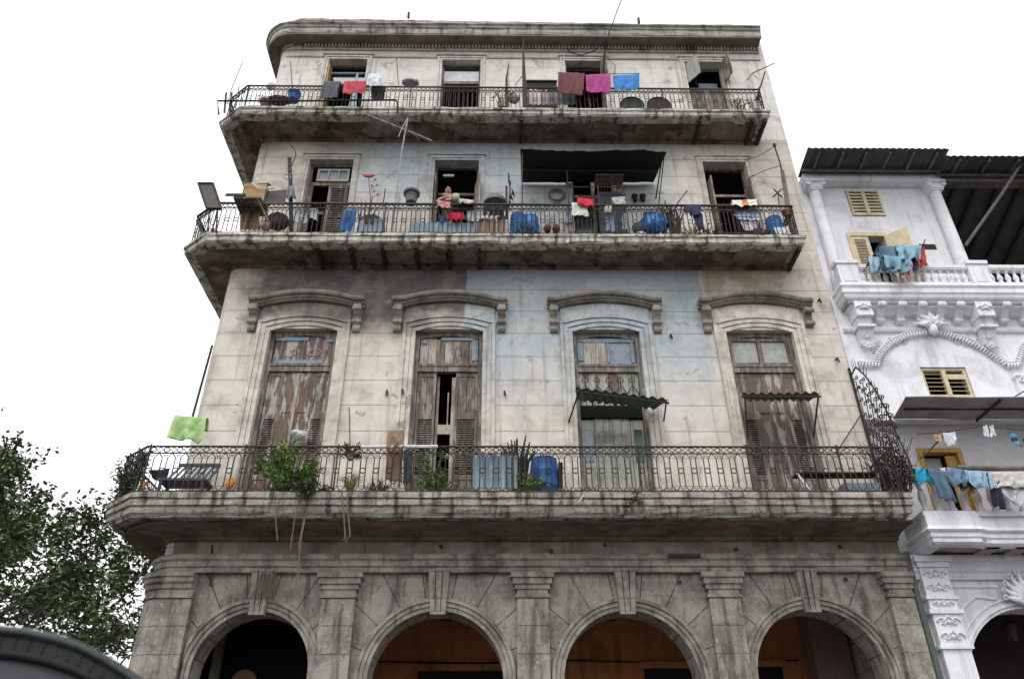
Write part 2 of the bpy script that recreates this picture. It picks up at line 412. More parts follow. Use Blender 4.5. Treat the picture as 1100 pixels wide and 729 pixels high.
wall_open(w, BX0+R0, BX1, 6.9, 23.4, 0, .38, ops)
cp = corner(R0)[1:]
for (ax, ay), (bx, by) in zip(cp, cp[1:]): w.add([(ax,ay,0),(bx,by,0),(bx,by,23.4),(ax,ay,23.4)], [(0,1,2,3)])
w.add([(BX1,0,0),(BX1,9,0),(BX1,9,23.4),(BX1,0,23.4)], [(0,1,2,3)])
w.add([(BX1,9,0),(BX0,9,0),(BX0,9,23.4),(BX1,9,23.4)], [(0,1,2,3)])
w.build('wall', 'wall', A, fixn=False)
# rooms behind the openings: floors, back wall, dividing walls
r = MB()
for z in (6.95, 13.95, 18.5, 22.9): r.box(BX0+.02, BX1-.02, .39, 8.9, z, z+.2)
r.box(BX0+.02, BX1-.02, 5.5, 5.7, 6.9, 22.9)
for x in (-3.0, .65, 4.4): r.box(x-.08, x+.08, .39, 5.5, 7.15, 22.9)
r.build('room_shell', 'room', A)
MB().box(BX0+.1, BX1-.05, .2, 8.9, 23.38, 23.46).build('roof', 'trimstone', A)

# ---- ground floor arcade
ARCH = [(-4.78, 1.12, 4.26, -6.05, -3.53), (-1.23, 1.30, 4.08, -2.87, .33), (2.52, 1.30, 4.08, .95, 4.16), (6.2, 1.27, 4.14, 4.78, 7.75)]
NA = 24
aw = MB()
xe = [BX0+.05] + [v for a in ARCH for v in (a[3], a[4])] + [BX1]
def arcpts(cx, r, zc, n=NA): return [(cx-r*math.cos(math.pi*i/n), zc+r*math.sin(math.pi*i/n)) for i in range(n+1)]
for k in range(0, len(xe), 2): aw.box(xe[k], xe[k+1], 0, .62, .1, 6.2)
for cx, rr, zc, xa, xb in ARCH:
    for y, flip in ((0., 0), (.62, 1)):
        pts = arcpts(cx, rr, zc)
        for (ax, az), (bx, bz) in zip(pts, pts[1:]): aw.add([(ax,y,az),(bx,y,bz),(bx,y,6.2),(ax,y,6.2)], [(0,1,2,3)])
        for (xm, xn) in ((xa, cx-rr), (cx+rr, xb)):
            aw.add([(xm,y,.1),(xn,y,.1),(xn,y,6.2),(xm,y,6.2)], [(0,1,2,3)])
    pts = [(cx-rr,.1)]+arcpts(cx, rr, zc)+[(cx+rr,.1)]
    for (ax, az), (bx, bz) in zip(pts, pts[1:]): aw.add([(ax,0,az),(ax,.62,az),(bx,.62,bz),(bx,0,bz)], [(0,1,2,3)])
aw.build('arcade_wall', 'spandrel', A, fixn=False)
MB().box(BX0+.6, BX1-.02, .02, .6, 6.2, 6.9).build('upper_arcade_wall', 'frieze', A)
for cx, rr, zc, xa, xb in ARCH:
    v = MB()
    # stepped archivolt: three fasciae, each a ring of its own projection
    for (ra, rb, pr) in ((0.0,.08,.035),(.085,.165,.065),(.17,.235,.10)):
        pa = [(cx-rr-ra, zc-2.5)]+arcpts(cx, rr+ra, zc)+[(cx+rr+ra, zc-2.5)]; pb = [(cx-rr-rb, zc-2.5)]+arcpts(cx, rr+rb, zc)+[(cx+rr+rb, zc-2.5)]
        for i in range(len(pa)-1):
            q = [(pa[i][0],.0,pa[i][1]),(pa[i+1][0],.0,pa[i+1][1]),(pb[i+1][0],.0,pb[i+1][1]),(pb[i][0],.0,pb[i][1])]
            if min(x[0] for x in q) < xa+.01 or max(x[0] for x in q) > xb-.01:
                q = [(min(max(x[0], xa+.01), xb-.01), x[1], x[2]) for x in q]
            v.prism(q, (0,-pr,0))
    v.build('archivolt', 'trimstone', A)
    kz0, kz1 = zc+rr-.05, 6.15
    kb = MB()
    for j in range(3):
        t0, t1 = -.5+j/3+.03, -.5+(j+1)/3-.03
        kb.prism([(cx+t0*.31,-.14,kz0),(cx+t1*.31,-.14,kz0),(cx+t1*.44,-.2,kz1),(cx+t0*.44,-.2,kz1)], (0,.09,0))
    kb.prism([(cx-.155,-.1,kz0),(cx+.155,-.1,kz0),(cx+.22,-.14,kz1),(cx-.22,-.14,kz1)], (0,.12,0))
    kb.box(cx-.15, cx+.15, -.17, -.02, kz0-.05, kz0-.002)
    kb.build('keystone', 'stone', A)
def pilaster(x0, x1, proj=.16):
    p = MB().box(x0, x1, -proj, -.002, .1, 5.72).build('pilaster', 'stone', A)
    c = MB()
    for (dz0, dz1, e) in ((5.6,5.66,.03),(5.76,5.86,.04),(5.86,5.98,.08),(5.98,6.08,.12)):
        c.box(x0-e, x1+e*.5 if x1 > 8.2 else x1+e, -proj-e, -.004, dz0, dz1-.003)
    c.box(x0+.005, x1-.005, -proj-.01, -.003, 5.66, 5.76)
    c.build('capital', 'trimstone', p)
for x0, x1 in ((-3.53,-2.87),(.33,.95),(4.16,4.78),(7.78,8.27)): pilaster(x0, x1)
# corner pilaster wraps round the rounded corner
pp = corner(.35, BX0, -6.08, 9.0, 6, .02)
p = MB().sweep(pp, [(-.02,.1),(.16,.1),(.16,5.72),(-.02,5.72)]).build('pilaster', 'stone', A)
MB().sweep(pp, [(-.02,5.6),(.19,5.6),(.19,5.66),(.165,5.67),(.165,5.76),(.2,5.78),(.2,5.86),(.25,5.9),(.25,5.98),(.29,6.0),(.29,6.08),(-.02,6.08)], .008).build('capital', 'trimstone', p)
MB().sweep(corner(.35, BX0, -6.08, 9, 6, .03), [(-.02,.1),(.17,.1),(.17,1.1),(-.02,1.1)]).build('plinth', 'trimstone', p)
for z0, prof, mt, nm in ((0,[(-.03,6.11),(.14,6.11),(.15,6.2),(.19,6.22),(.19,6.32),(.24,6.36),(.24,6.42),(.2,6.47),(-.03,6.47)],'trimstone','string_course'),
                         (0,[(-.03,6.475),(.05,6.475),(.05,6.76),(-.03,6.76)],'frieze','frieze'),
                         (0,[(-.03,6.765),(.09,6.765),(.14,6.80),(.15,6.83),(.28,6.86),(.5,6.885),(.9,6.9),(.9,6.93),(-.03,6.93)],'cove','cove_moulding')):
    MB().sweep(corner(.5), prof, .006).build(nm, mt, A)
# arcade interior
MB().box(BX0+.3, BX1-.1, 4.0, 4.2, .1, 6.6).build('arcade_back_wall', 'orange', A)
MB().box(-3.35, -3.2, .63, 4.0, .1, 6.6).build('arcade_partition', 'room', A)
MB().box(BX0+.3, -3.36, 3.2, 3.3, .1, 6.6).build('arcade_shade_wall', 'dark', A)  # near-black wall stands in for the deep shade of the left bay
MB().box(BX0+.05, BX1-.1, .63, 4.2, 6.6, 6.8).build('arcade_ceiling', plain('arcade_ceiling_plaster', (.42,.38,.33)), A)
MB().box(7.35, 8.2, 3.3, 3.98, .1, 6.59).build('arcade_side_pier', plain('mauve_pier_paint', (.36,.26,.24)), A)
for x0, x1, zt in ((-1.95, .35, 4.93), (3.45, 5.0, 4.97), (5.25, 6.75, 5.0)):
    d = MB().box(x0, x1, 3.93, 3.995, .14, zt).build('shop_door', 'dark', A)
    MB().box(x0-.12, x1+.12, 3.88, 3.925, zt, zt+.14).build('lintel', 'orange', d)
q = at(231, 716, 2.5); MB().box(q.x-.1, q.x+.08, 2.5, 2.66, .14, 6.5).build('arcade_column', 'trimstone', A)
q = at(263, 718, 3.1); MB().prism([(q.x-.3,3.15,.2)]+[(q.x-.3*math.cos(math.pi*i/12),3.15,q.z-.3+.3*math.sin(math.pi*i/12)) for i in range(13)]+[(q.x+.3,3.15,.2)], (0,.05,0)).build('arched_niche', plain('ochre_niche_paint', (.62,.38,.2)), A)
for x in (-2.6, -.4, 1.9, 3.6, 5.6): MB().box(x-.08, x+.08, .63, 3.99, 6.35, 6.599).build('ceiling_beam', 'room', A)
MB().tube([(-3.1,3.96,5.15),(-.6,3.96,5.1),(1.8,3.96,5.16),(4.6,3.96,5.08),(7.2,3.96,5.15)], .018, 5).build('wall_cable', 'dark', A)
for cx in (-1.2, 2.5, 6.1):
    lp = MB().lathe([(.02,.18),(.06,.15),(.16,.02),(.17,.0),(.02,.01)], (cx,2.4,5.75), 12).build('hanging_lamp', 'iron', A); MB().tube([(cx,2.4,5.9),(cx,2.4,6.6)], .01, 4).build('cord', 'dark', lp)
# little things fixed to the stone
MB().tube([at(228,585,-.06), at(227,606,-.06), at(226,628,-.06)], .025).build('rusty_pipe', 'rust', A)
a0, a1 = at(718,597,-.26), at(752,599,-.26)
MB().box(a0.x, a1.x, -.34, -.26, a1.z, a0.z+.03).build('junction_box', 'iron', A)
pf = MB()
for px, py in ((175,590),(203,626),(398,599),(474,587),(592,592),(592,615),(730,625),(908,622),(902,587),(790,590),(355,627),(650,585)):
    q = at(px, py, -.05); pf.box(q.x-.035, q.x+.035, -.085, -.051, q.z-.035, q.z+.035)
pf.build('wall_anchor', 'iron', A)
for px, py in ((416,421),(542,422),(433,420),(898,386),(720,361),(879,323)):
    q = at(px, py, -.02); MB().tube([(q.x,0,q.z),(q.x,-.1,q.z),(q.x+.02,-.1,q.z-.12)], .025, 5).build('wall_hook', 'iron', A)
MB().tube([at(228,371,-.12), at(207,447,-.12)], .028, 5).build('wall_pipe', 'iron', A)
dp = MB().tube([(8.36,-.12,.1),(8.36,-.12,6.5)], .07, 8)
dp.build('drainpipe', plain('green_grey_pipe_paint', (.10,.12,.10)), A)

# ---- balconies
def balcony_path(xr, d, ch=.6): return [(xr, 0), (xr, -d), (-7.28, -d), (-7.98, -d+ch), (-7.98, 9)]
def inset(path, e):
    # shift the plan path inwards by e
    out = []; P = [Vector(p) for p in path]
    for i, p in enumerate(P):
        d0 = (P[i]-P[i-1]).normalized() if i else (P[1]-P[0]).normalized(); d1 = (P[i+1]-P[i]).normalized() if i < len(P)-1 else d0
        n0, n1 = Vector((-d0.y,d0.x)), Vector((-d1.y,d1.x)); q = p-(n0+n1)/(1+n0.dot(n1))*e; out.append((q.x, q.y))
    return out
def balcony(xr, d, z0, z1, prof, ch, ribs, jit=.012):
    path = balcony_path(xr, d, ch)
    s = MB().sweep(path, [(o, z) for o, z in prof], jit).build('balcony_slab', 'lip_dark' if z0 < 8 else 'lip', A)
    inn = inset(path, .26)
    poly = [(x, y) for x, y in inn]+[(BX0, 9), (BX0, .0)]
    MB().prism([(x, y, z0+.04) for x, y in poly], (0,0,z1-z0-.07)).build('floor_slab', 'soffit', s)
    return s, path
b1 = [(-.28,7.38),(.05,7.38),(.05,7.27),(.0,7.255),(.02,7.2),(.02,7.13),(-.03,7.11),(-.03,7.06),(-.01,7.05),(-.03,6.99),(-.08,6.94),(-.1,6.91),(-.28,6.91)]
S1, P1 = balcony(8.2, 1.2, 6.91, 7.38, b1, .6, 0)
b2 = [(-.28,14.21),(.04,14.21),(.04,14.14),(.0,14.12),(.0,14.0),(-.04,13.96),(-.28,13.93)]
S2, P2 = balcony(7.55, 1.0, 13.93, 14.21, b2, .55, 0, .016)
b3 = [(-.28,18.76),(.04,18.76),(.04,18.69),(.0,18.67),(.0,18.58),(-.05,18.53),(-.28,18.50)]
S3, P3 = balcony(7.5, 1.0, 18.5, 18.76, b3, .55, 0, .016)
# soffit joists and haunches
for S_, z, xs in ((S2, 13.95, (-4.55,-3.75,-2.95,-2.1,-1.3,-.55,7.42)), (S3, 18.52, (.55, 5.55, 7.05, 7.38))):
    for x in xs: MB().box(x-.04, x+.04, -.9, -.01, z-.10, z+.015).build('joist', 'iron', S_)
for S_, z, xr in ((S2, 13.95, 7.5), (S3, 18.52, 7.45)):
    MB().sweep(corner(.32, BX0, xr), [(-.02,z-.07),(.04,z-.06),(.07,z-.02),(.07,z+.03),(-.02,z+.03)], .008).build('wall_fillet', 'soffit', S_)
RP = weathered('bare_render', (.30,.25,.19), (.17,.14,.11), (.05,.042,.035), .7, 2.5)
# broken render hanging from the soffits
for S_, z, lst in ((S2, 13.955, ((-3.3,-.5),(-2.5,-.45),(-1.7,-.5),(-5.6,-.55),(1.5,-.5),(4.2,-.55),(-.9,-.5),(6.3,-.5))), (S3, 18.525, ((-5.9,-.5),(-3.5,-.45),(-1.0,-.5),(2.8,-.55),(6.3,-.5)))):
    for x, y in lst:
        n = 11; pts = []; mb = MB()
        for i in range(n):
            a = 2*math.pi*i/n; k = .5+.5*abs(nz(x*3+i, y))+rnd(.2,.45)
            pts.append((x+math.cos(a)*.5*k, y+math.sin(a)*.34*k, z))
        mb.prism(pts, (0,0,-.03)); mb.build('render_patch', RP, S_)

# ---- iron railings
def rail_unit(h, pitch, tr=.0115):
    """one baluster unit standing at the origin, running along x"""
    u = MB(); q = pitch/2; top = h-.15; c = .055
    for sgn in (-1, 1):
        u.tube([(sgn*q,0,.03),(sgn*c,0,.13),(sgn*c,0,top-.1),(sgn*q,0,top)], tr, 4)
    u.ring((0,0,h*.47), .058, tr, n=10)
    for zz, s in ((.08,1),(top-.06,-1)):
        for sx in (-1,1):
            u.tube([(sx*.03+.022*math.cos(a)*sx, 0, zz+.022*math.sin(a)) for a in (0,1,2.1,3.2,4.3,5.2)], .007, 4)
    # band of ovals under the top rail
    u.ring((0,0,h-.075), .05, tr, ax=(1.15,0,0), ay=(0,0,1), n=10)
    u.tube([(-q,0,h-.02),(-q*.55,0,h-.075),(-q,0,h-.13)], tr*.8, 4); u.tube([(q,0,h-.02),(q*.55,0,h-.075),(q,0,h-.13)], tr*.8, 4)
    return u
def railing(path, z, h, pitch, posts, toprad=.022, skip=()):
    zz = z+.03
    ra = MB(); P = [Vector(p) for p in path]
    for hh, rr in ((.03,.017),(h-.15,.015),(h,toprad)):
        for a, b in zip(P, P[1:]):
            n = max(1, int((b-a).length/1.2)); pts = []
            for i in range(n+1):
                q = a.lerp(b, i/n); j = 0 if i in (0, n) else rnd(-.008, .008); pts.append((q.x, q.y+j, zz+hh+j))
            ra.tube(pts, rr, 5)
    root = ra.build('balcony_railing', 'iron', A)
    base = None
    for a, b in zip(P, P[1:]):
        L = (b-a).length; n = max(1, round(L/pitch)); d = (b-a)/L; ang = math.atan2(d.y, d.x)
        if L > 4 and abs(d.y) > .9: L, n = 3.5, round(3.5/pitch)     # the side street run
        for i in range(n):
            q = a+d*(L*(i+.5)/n)
            if base is None:
                base = rail_unit(h, pitch).build('baluster', 'iron', root); base.location = (q.x, q.y, zz); base.rotation_euler[2] = ang
            else: dup(base, root, (q.x, q.y, zz), ang+rnd(-.03,.03))
    for x, y, extra in posts:
        MB().bar((x,y,z-.03), (x,y,z+h+extra), .03).build('post', 'iron', root)
    return root
p1 = inset(P1, .06)[0:4]+[(-7.92, 3.0)]; p1[0] = (p1[0][0], -.02)
railing(p1, ZF1, 1.0, .268, [(-7.2,-1.13,.08)]+[(x,-1.13,.08) for x in (-5.25,-3.35,-1.6,.25,2.85,5.1,7.0)]+[(8.12,-1.13,.05)])
p2 = inset(P2, .07)[0:4]+[(-7.91, 3.0)]; p2[0] = (p2[0][0], -.02)
railing(p2, ZF2, 1.02, .235, [(x,-.92,.1) for x in (-7.2,-5.0,-2.95,-.2,2.9,5.4)]+[(7.46,-.92,.03)], .034)
p3 = inset(P3, .07)[0:4]+[(-7.91, 3.0)]; p3[0] = (p3[0][0], -.02)
railing(p3, ZF3, .93, .245, [(x,-.92,.05) for x in (-7.2,-4.9,-2.6,.1,2.5,4.6)]+[(7.42,-.92,.12)], .026)

# ---- doors of the tall floor
def arch_strip(mb, cx, hw, zs, rise, w, z0, y0, y1, n=14):
    """moulded band: two uprights and a shallow segmental head"""
    mb.box(cx-hw-w, cx-hw, y0, y1, z0, zs); mb.box(cx+hw, cx+hw+w, y0, y1, z0, zs)
    f = lambda x, e: zs+e+(rise)*(1-(x/(hw+w))**2)
    for i in range(n):
        xa, xb = -(hw+w)+2*(hw+w)*i/n, -(hw+w)+2*(hw+w)*(i+1)/n
        lo = lambda x: zs+rise*(1-min(1,(abs(x)/hw))**2)-.0
        mb.prism([(cx+xa,y0,lo(xa)),(cx+xb,y0,lo(xb)),(cx+xb,y0,lo(xb)+w+rise*.05),(cx+xa,y0,lo(xa)+w+rise*.05)], (0,y1-y0,0))
def louvre(mb, x0, x1, z0, z1, y, n, fr=.045, th=.04):
    mb.box(x0, x0+fr, y, y+th, z0, z1); mb.box(x1-fr, x1, y, y+th, z0, z1)
    mb.box(x0+fr, x1-fr, y, y+th, z0, z0+fr); mb.box(x0+fr, x1-fr, y, y+th, z1-fr, z1)
    h = (z1-z0-2*fr)/n
    for i in range(n):
        z = z0+fr+h*i
        mb.prism([(x0+fr,y+.004,z),(x0+fr,y+.012,z-.0),(x0+fr,y+th-.002,z+h*.72),(x0+fr,y+th-.012,z+h*.72)], (x1-x0-2*fr,0,0))
def leafdoor(mb, x0, x1, y, z0, zm, zt, planks=2):
    """door leaf: louvred lower half, planked upper half, solid foot"""
    th = .05
    mb.box(x0, x0+.06, y, y+th, z0, zt); mb.box(x1-.06, x1, y, y+th, z0, zt)
    for a, b in ((z0, z0+.14), (zm-.07, zm+.07), (zt-.1, zt), (z0+.9, z0+1.0)): mb.box(x0+.06, x1-.06, y, y+th, a, b)
    w = (x1-x0-.12)/planks
    for i in range(planks): mb.box(x0+.06+w*i+.006, x0+.06+w*(i+1)-.006, y+.014+.006*i, y+th-.004, zm+.07, zt-.1)
    mb.box(x0+.06, x1-.06, y+.016, y+th-.004, z0+.14, z0+.9)
    h = .055; k = int((zm-.07-z0-1.0)/h)
    for i in range(k):
        z = z0+1.0+h*i
        mb.prism([(x0+.06,y+.004,z),(x0+.06,y+.012,z),(x0+.06,y+th-.004,z+h*.75),(x0+.06,y+th-.014,z+h*.75)], (x1-x0-.12,0,0))
HW = .76
def tall_door(k):
    cx = CXS[k]
    # plaster surround: three steps
    for i, (hw, w, pr) in enumerate(((.82,.10,.03),(.925,.11,.055),(1.04,.08,.085))):
        mb = MB(); arch_strip(mb, cx, hw, 11.98+.10*i, .16+.015*i, w, ZF1-.02, -pr, -.001-.0005*i)
        mb.build('architrave', 'walltrim', A)
    # plain panel between surround and hood
    mb = MB()
    n = 12
    for i in range(n):
        xa, xb = -1.1+2.2*i/n, -1.1+2.2*(i+1)/n
        lo = lambda x: 12.26+.19*(1-(x/1.12)**2); hi = lambda x: 12.66+.14*(1-(x/1.12)**2)
        mb.prism([(cx+xa,-.03,lo(xa)),(cx+xb,-.03,lo(xb)),(cx+xb,-.03,hi(xb)),(cx+xa,-.03,hi(xa))], (0,.029,0))
    mb.build('hood_panel', 'walltrim', A)
    # curved hood
    mb = MB(); xs = [-1.42+2.84*i/30 for i in range(31)]
    def zh(x):
        t = max(0, 1-(abs(x)/1.15)**2); return 12.64+.20*t
    prof = [(0,0),(.09,0),(.10,.05),(.16,.06),(.17,.10),(.26,.12),(.29,.17),(.29,.20),(.0,.22)]
    o = len(mb.v)
    for x in xs:
        for a, z in prof: mb.v.append(Vector((cx+x, -a-.002, zh(x)+z)))
    npf = len(prof)
    for i in range(len(xs)-1):
        for j in range(npf): mb.f.append((o+i*npf+j, o+i*npf+(j+1)%npf, o+(i+1)*npf+(j+1)%npf, o+(i+1)*npf+j))
    mb.f.append(tuple(range(o, o+npf))); mb.f.append(tuple(o+(len(xs)-1)*npf+j for j in range(npf)))
    for i in range(40):      # little dentils
        x = -1.2+2.4*i/39; mb.box(cx+x-.016, cx+x+.016, -.135, -.1, zh(x)-.0, zh(x)+.045)
    hd = mb.build('window_hood', 'hood', A)
    for sx in (-1, 1):
        if k == 3 and sx == 1: hgt = .35
        else: hgt = 0
        x = cx+sx*1.27; c = MB()
        pr = [(0,12.63),(.24,12.63),(.26,12.57),(.25,12.48),(.19,12.40),(.13,12.34),(.11,12.28),(.14,12.24),(.14,12.18),(.09,12.12),(.0,12.10)]
        if not hgt: pr = pr[:-1]+[(.08,12.08),(.1,12.02),(.07,11.96),(0,11.93)]
        else: pr = [(0,12.63),(.2,12.63),(.17,12.52),(.08,12.42),(.06,12.3),(.09,12.22),(.05,12.14),(0,12.1)]
        c.prism([(x-.09,-a-.002,z) for a, z in pr], (.18,0,0))
        for z, a in ((12.5,.25),(12.2,.13)):
            c.tube([(x-.11,-a+.03,z),(x+.11,-a+.03,z)], .055, 10)
        c.build('console', 'hood', hd)
    # joinery
    fm = {0:'wood_frame',1:'wood_frame',2:'wood_frame',3:'wood_frame'}[k]; yf = .2
    d = MB(); d.box(cx-.82, cx-.72, yf-.06, yf+.12, ZF1-.06, 12.04); d.box(cx+.72, cx+.82, yf-.06, yf+.12, ZF1-.06, 12.04)
    d.box(cx-.72, cx+.72, yf-.05, yf+.1, 10.95, 11.14); d.box(cx-.72, cx+.72, yf-.07, yf-.052, 11.09, 11.16)
    n = 12
    for i in range(n):
        xa, xb = -.72+1.44*i/n, -.72+1.44*(i+1)/n; lo = lambda x: 11.86+.1*(1-(x/.72)**2)
        d.prism([(cx+xa,yf-.04,lo(xa)),(cx+xb,yf-.04,lo(xb)),(cx+xb,yf-.04,12.06),(cx+xa,yf-.04,12.06)], (0,.12,0))
    d = d.build('door', fm, A)
    t = MB()
    z0, z1 = 11.16, 11.90
    if k == 0:
        t.box(cx-.70, cx+.70, yf, yf+.03, z0, z1+.04); t = t.build('transom_board', 'wood_red', d)
        f = MB(); f.box(cx-.62, cx+.52, yf-.03, yf-.002, z0+.02, z0+.11); f.box(cx-.7, cx+.1, yf-.03, yf-.002, z1-.08, z1+.02); f.box(cx+.52, cx+.7, yf-.03, yf-.002, z1-.12, z1)
        f.build('transom_frame', 'bluepaint', d)
        f = MB(); f.box(cx-.02, cx+.02, yf-.025, yf-.001, z0+.11, z1-.08); f.box(cx-.55, cx-.5, yf-.025, yf-.001, z0+.11, z1-.08); f.box(cx+.5, cx+.55, yf-.025, yf-.001, z0+.11, z1-.08); f.build('glazing_bar', 'wood_frame', d)
        for sx, pts in ((-.28, [(-.14,.0),(-.12,-.12),(-.02,-.15),(.1,-.1),(.02,-.02),(.08,.06),(-.04,.02)]), (.26, [(-.16,-.06),(-.06,.06),(.1,.08),(.17,0),(.1,-.1),(-.05,-.12),(-.16,-.06)])):
            MB().tube([(cx+sx+a, yf-.006, z0+.36+b) for a, b in pts], .014, 5).build('paint_scrawl', plain('white_smear', (.5,.45,.4)), d)
    elif k == 1:
        for i in range(7):
            MB().box(cx-.70+.2*i+.004, cx-.70+.2*(i+1)-.004, yf+.004*(i%2), yf+.03, z0, z1+.02-.02*(i%3)).build('transom_board', ['wood_white','wood_white','wood_grey'][i%3] if i != 4 else 'wood_red', d)
        f = MB(); f.box(cx+.56, cx+.7, yf-.03, yf-.002, z0+.1, z1-.06); f.box(cx-.2, cx+.62, yf-.03, yf-.002, z1-.062, z1+.02); f.build('transom_frame', 'bluepaint', d)
        MB().box(cx-.7, cx-.56, yf-.03, yf-.002, z0, z0+.08).build('frame_remnant', 'bluepaint', d); MB().box(cx-.66, cx-.54, yf-.035, yf-.002, z1-.16, z1-.06).build('frame_remnant', 'bluepaint', d)
    elif k == 2:
        MB().box(cx-.70, cx+.70, yf+.01, yf+.03, z0, z1+.03).build('transom_pane', 'paleglass', d)
        f = MB(); f.box(cx-.7, cx-.56, yf-.02, yf+.008, z0+.12, z1-.08); f.box(cx-.7, cx+.7, yf-.02, yf+.008, z1-.1, z1); f.box(cx+.02, cx+.07, yf-.02, yf+.008, z0, z1-.1); f.box(cx+.6, cx+.66, yf-.02, yf+.008, z0, z1-.1); f.box(cx-.04, cx+.7, yf-.02, yf+.008, z0, z0+.06)
        f.build('transom_frame', 'bluepaint', d)
        for i in range(3): MB().box(cx-.54+.18*i, cx-.54+.18*i+.17, yf-.012, yf+.007, z0, z1-.11).build('transom_board', 'wood_white', d)
    else:
        for a, b in ((-.68,-.06),(.06,.68)): MB().box(cx+a, cx+b, yf+.02, yf+.04, z0+.06, z1-.02).build('transom_curtain', 'curtain', d)
        f = MB()
        for a, b, c_, e in ((-.72,.72,z0,z0+.07),(-.72,.72,z1-.06,z1+.02),(-.05,.05,z0+.07,z1-.06),(-.72,-.66,z0+.07,z1-.06),(.66,.72,z0+.07,z1-.06)): f.box(cx+a, cx+b, yf-.03, yf+.015, c_, e)
        f.build('transom_frame', 'wood_frame', d)
    zt, zm = 10.94, 9.78
    if k == 0:
        for a, b in ((-.71,-.365),(-.36,-.005),(.005,.36),(.365,.71)):
            mb = MB(); 
            if abs(a) > .5 or abs(b) > .5: leafdoor(mb, cx+a, cx+b, yf, ZF1-.05, zm, zt, 1)
            else:
                mb.box(cx+a, cx+b, yf+.012, yf+.05, ZF1-.05, zt); mb.box(cx+a+.08, cx+b-.08, yf-.004, yf+.011, zm+.1, zt-.12); mb.box(cx+a+.08, cx+b-.08, yf-.004, yf+.011, ZF1+.2, zm-.1)
            mb.build('door_leaf', 'wood_red', d)
        MB().box(cx-.03, cx+.03, yf-.03, yf-.006, ZF1-.05, zt-.05).build('closing_strip', 'wood_white', d)
    elif k == 1:
        for a, b in ((-.71,-.27),(.19,.71)):
            mb = MB(); leafdoor(mb, cx+a, cx+b, yf, ZF1-.05, zm, zt, 2); mb.build('door_leaf', 'wood_grey', d)
        MB().box(cx-.26, cx-.2, yf+.16, yf+.2, ZF1, zt).build('inner_post', 'wood_white', d)
        MB().box(cx+.1, cx+.185, yf+.05, yf+.1, ZF1, zt-.1).build('inner_post', 'wood_white', d)
        MB().box(cx-.2, cx+.1, yf+.1, yf+.14, 9.38, 9.62).build('inner_rail', 'wood_white', d)
        MB().box(cx+.0, cx+.03, yf+.16, yf+.19, 9.62, 10.5).build('inner_bar', 'wood_white', d)
        MB().box(cx-.3, cx+.3, 1.6, 1.66, ZF1, 9.0).build('inner_panel', plain('olive_wall', (.20,.20,.09)), d)
    elif k == 2:
        for a, b in ((-.71,-.42),(.42,.71)):
            mb = MB(); mb.box(cx+a, cx+b, yf+.012, yf+.05, ZF1-.05, 9.7); mb.box(cx+a+.05, cx+b-.05, yf-.01, yf+.011, 8.5, 8.58); mb.build('side_leaf', 'wood_green', d)
            MB().box(cx+a+.06, cx+b-.04, yf-.003, yf+.011, 8.65, 9.45).build('leaf_pane', 'paleglass' if a < 0 else 'greenglass', d)
        for i in range(4):
            MB().box(cx-.41+.205*i+.004, cx-.41+.205*(i+1)-.004, yf+.01*(i%2), yf+.05, ZF1-.05, 9.72).build('door_board', 'wood_green', d)
        MB().box(cx-.72, cx+.72, yf-.04, yf+.1, 9.73, 10.05).build('door_rail', plain('stained_shaded_rail', (.014,.016,.013), .95, .25, 0, .05), d)  # near-black rail: dark stain plus the awning's shade put into the colour
        for i in range(6):
            MB().box(cx-.71+.237*i+.004, cx-.71+.237*(i+1)-.004, yf+.02+.006*(i%2), yf+.06, 10.06, 10.94).build('upper_board', 'wood_green' if i % 3 else 'wood_red', d)
        g = MB()      # wrought fan grille in front of the boards
        for i in range(5): 
            x = cx-.56+.28*i; g.tube([(x-.14,yf-.01,9.9),(x-.13,yf-.01,10.4),(x,yf-.01,10.62),(x+.13,yf-.01,10.4),(x+.14,yf-.01,9.9)], .012, 4); g.ring((x,yf-.01,10.75), .07, .01, n=10)
            g.tube([(x,yf-.01,9.9),(x,yf-.01,10.9)], .009, 4)
        g.build('grille', 'iron', d)
    else:
        for i, (a, b) in enumerate(((-.71,-.36),(-.355,0),(.005,.35),(.36,.71))):
            mb = MB()
            if i in (0, 3): leafdoor(mb, cx+a, cx+b, yf, ZF1-.05, zm, zt, 1)
            else:
                mb.box(cx+a, cx+b, yf+.012, yf+.05, ZF1-.05, zt); mb.box(cx+a+.06, cx+b-.06, yf-.004, yf+.011, zm+.1, zt-.12)
            mb.build('door_leaf', 'wood_brown' if i < 2 else 'wood_red', d)
for k in range(4): tall_door(k)

# ---- doors of the third floor
def flat_surround(cx, hw, z0, z1, w=.15):
    mb = MB()
    for i, (a, pr) in enumerate(((0,.025),(.08,.045))):
        b = w/2+.01
        mb.box(cx-hw-a-b, cx-hw-a, -pr, -.001, z0, z1+a+b); mb.box(cx+hw+a, cx+hw+a+b, -pr, -.001, z0, z1+a+b); mb.box(cx-hw-a, cx+hw+a, -pr, -.001, z1+a, z1+a+b)
    mb.box(cx-hw-.2, cx+hw+.2, -.075, -.001, z1+.18, z1+.215)
    return mb.build('architrave', 'walltrim', A)
for k, cx in enumerate(CXS):
    flat_surround(cx, .62, ZF2-.02, 17.75)
    flat_surround(cx, .6, ZF3-.02, 22.1, .1)
def frame_door(cx, hw, z0, z1, y, mat, w=.07):
    d = MB(); d.box(cx-hw, cx-hw+w, y, y+.1, z0, z1); d.box(cx+hw-w, cx+hw, y, y+.1, z0, z1); d.box(cx-hw+w, cx+hw-w, y, y+.1, z1-w, z1)
    return d.build('balcony_door', mat, A)
cx = CXS[0]; z0 = ZF2-.05
d = frame_door(cx, .61, z0, 17.74, .2, 'wood_frame', .06)
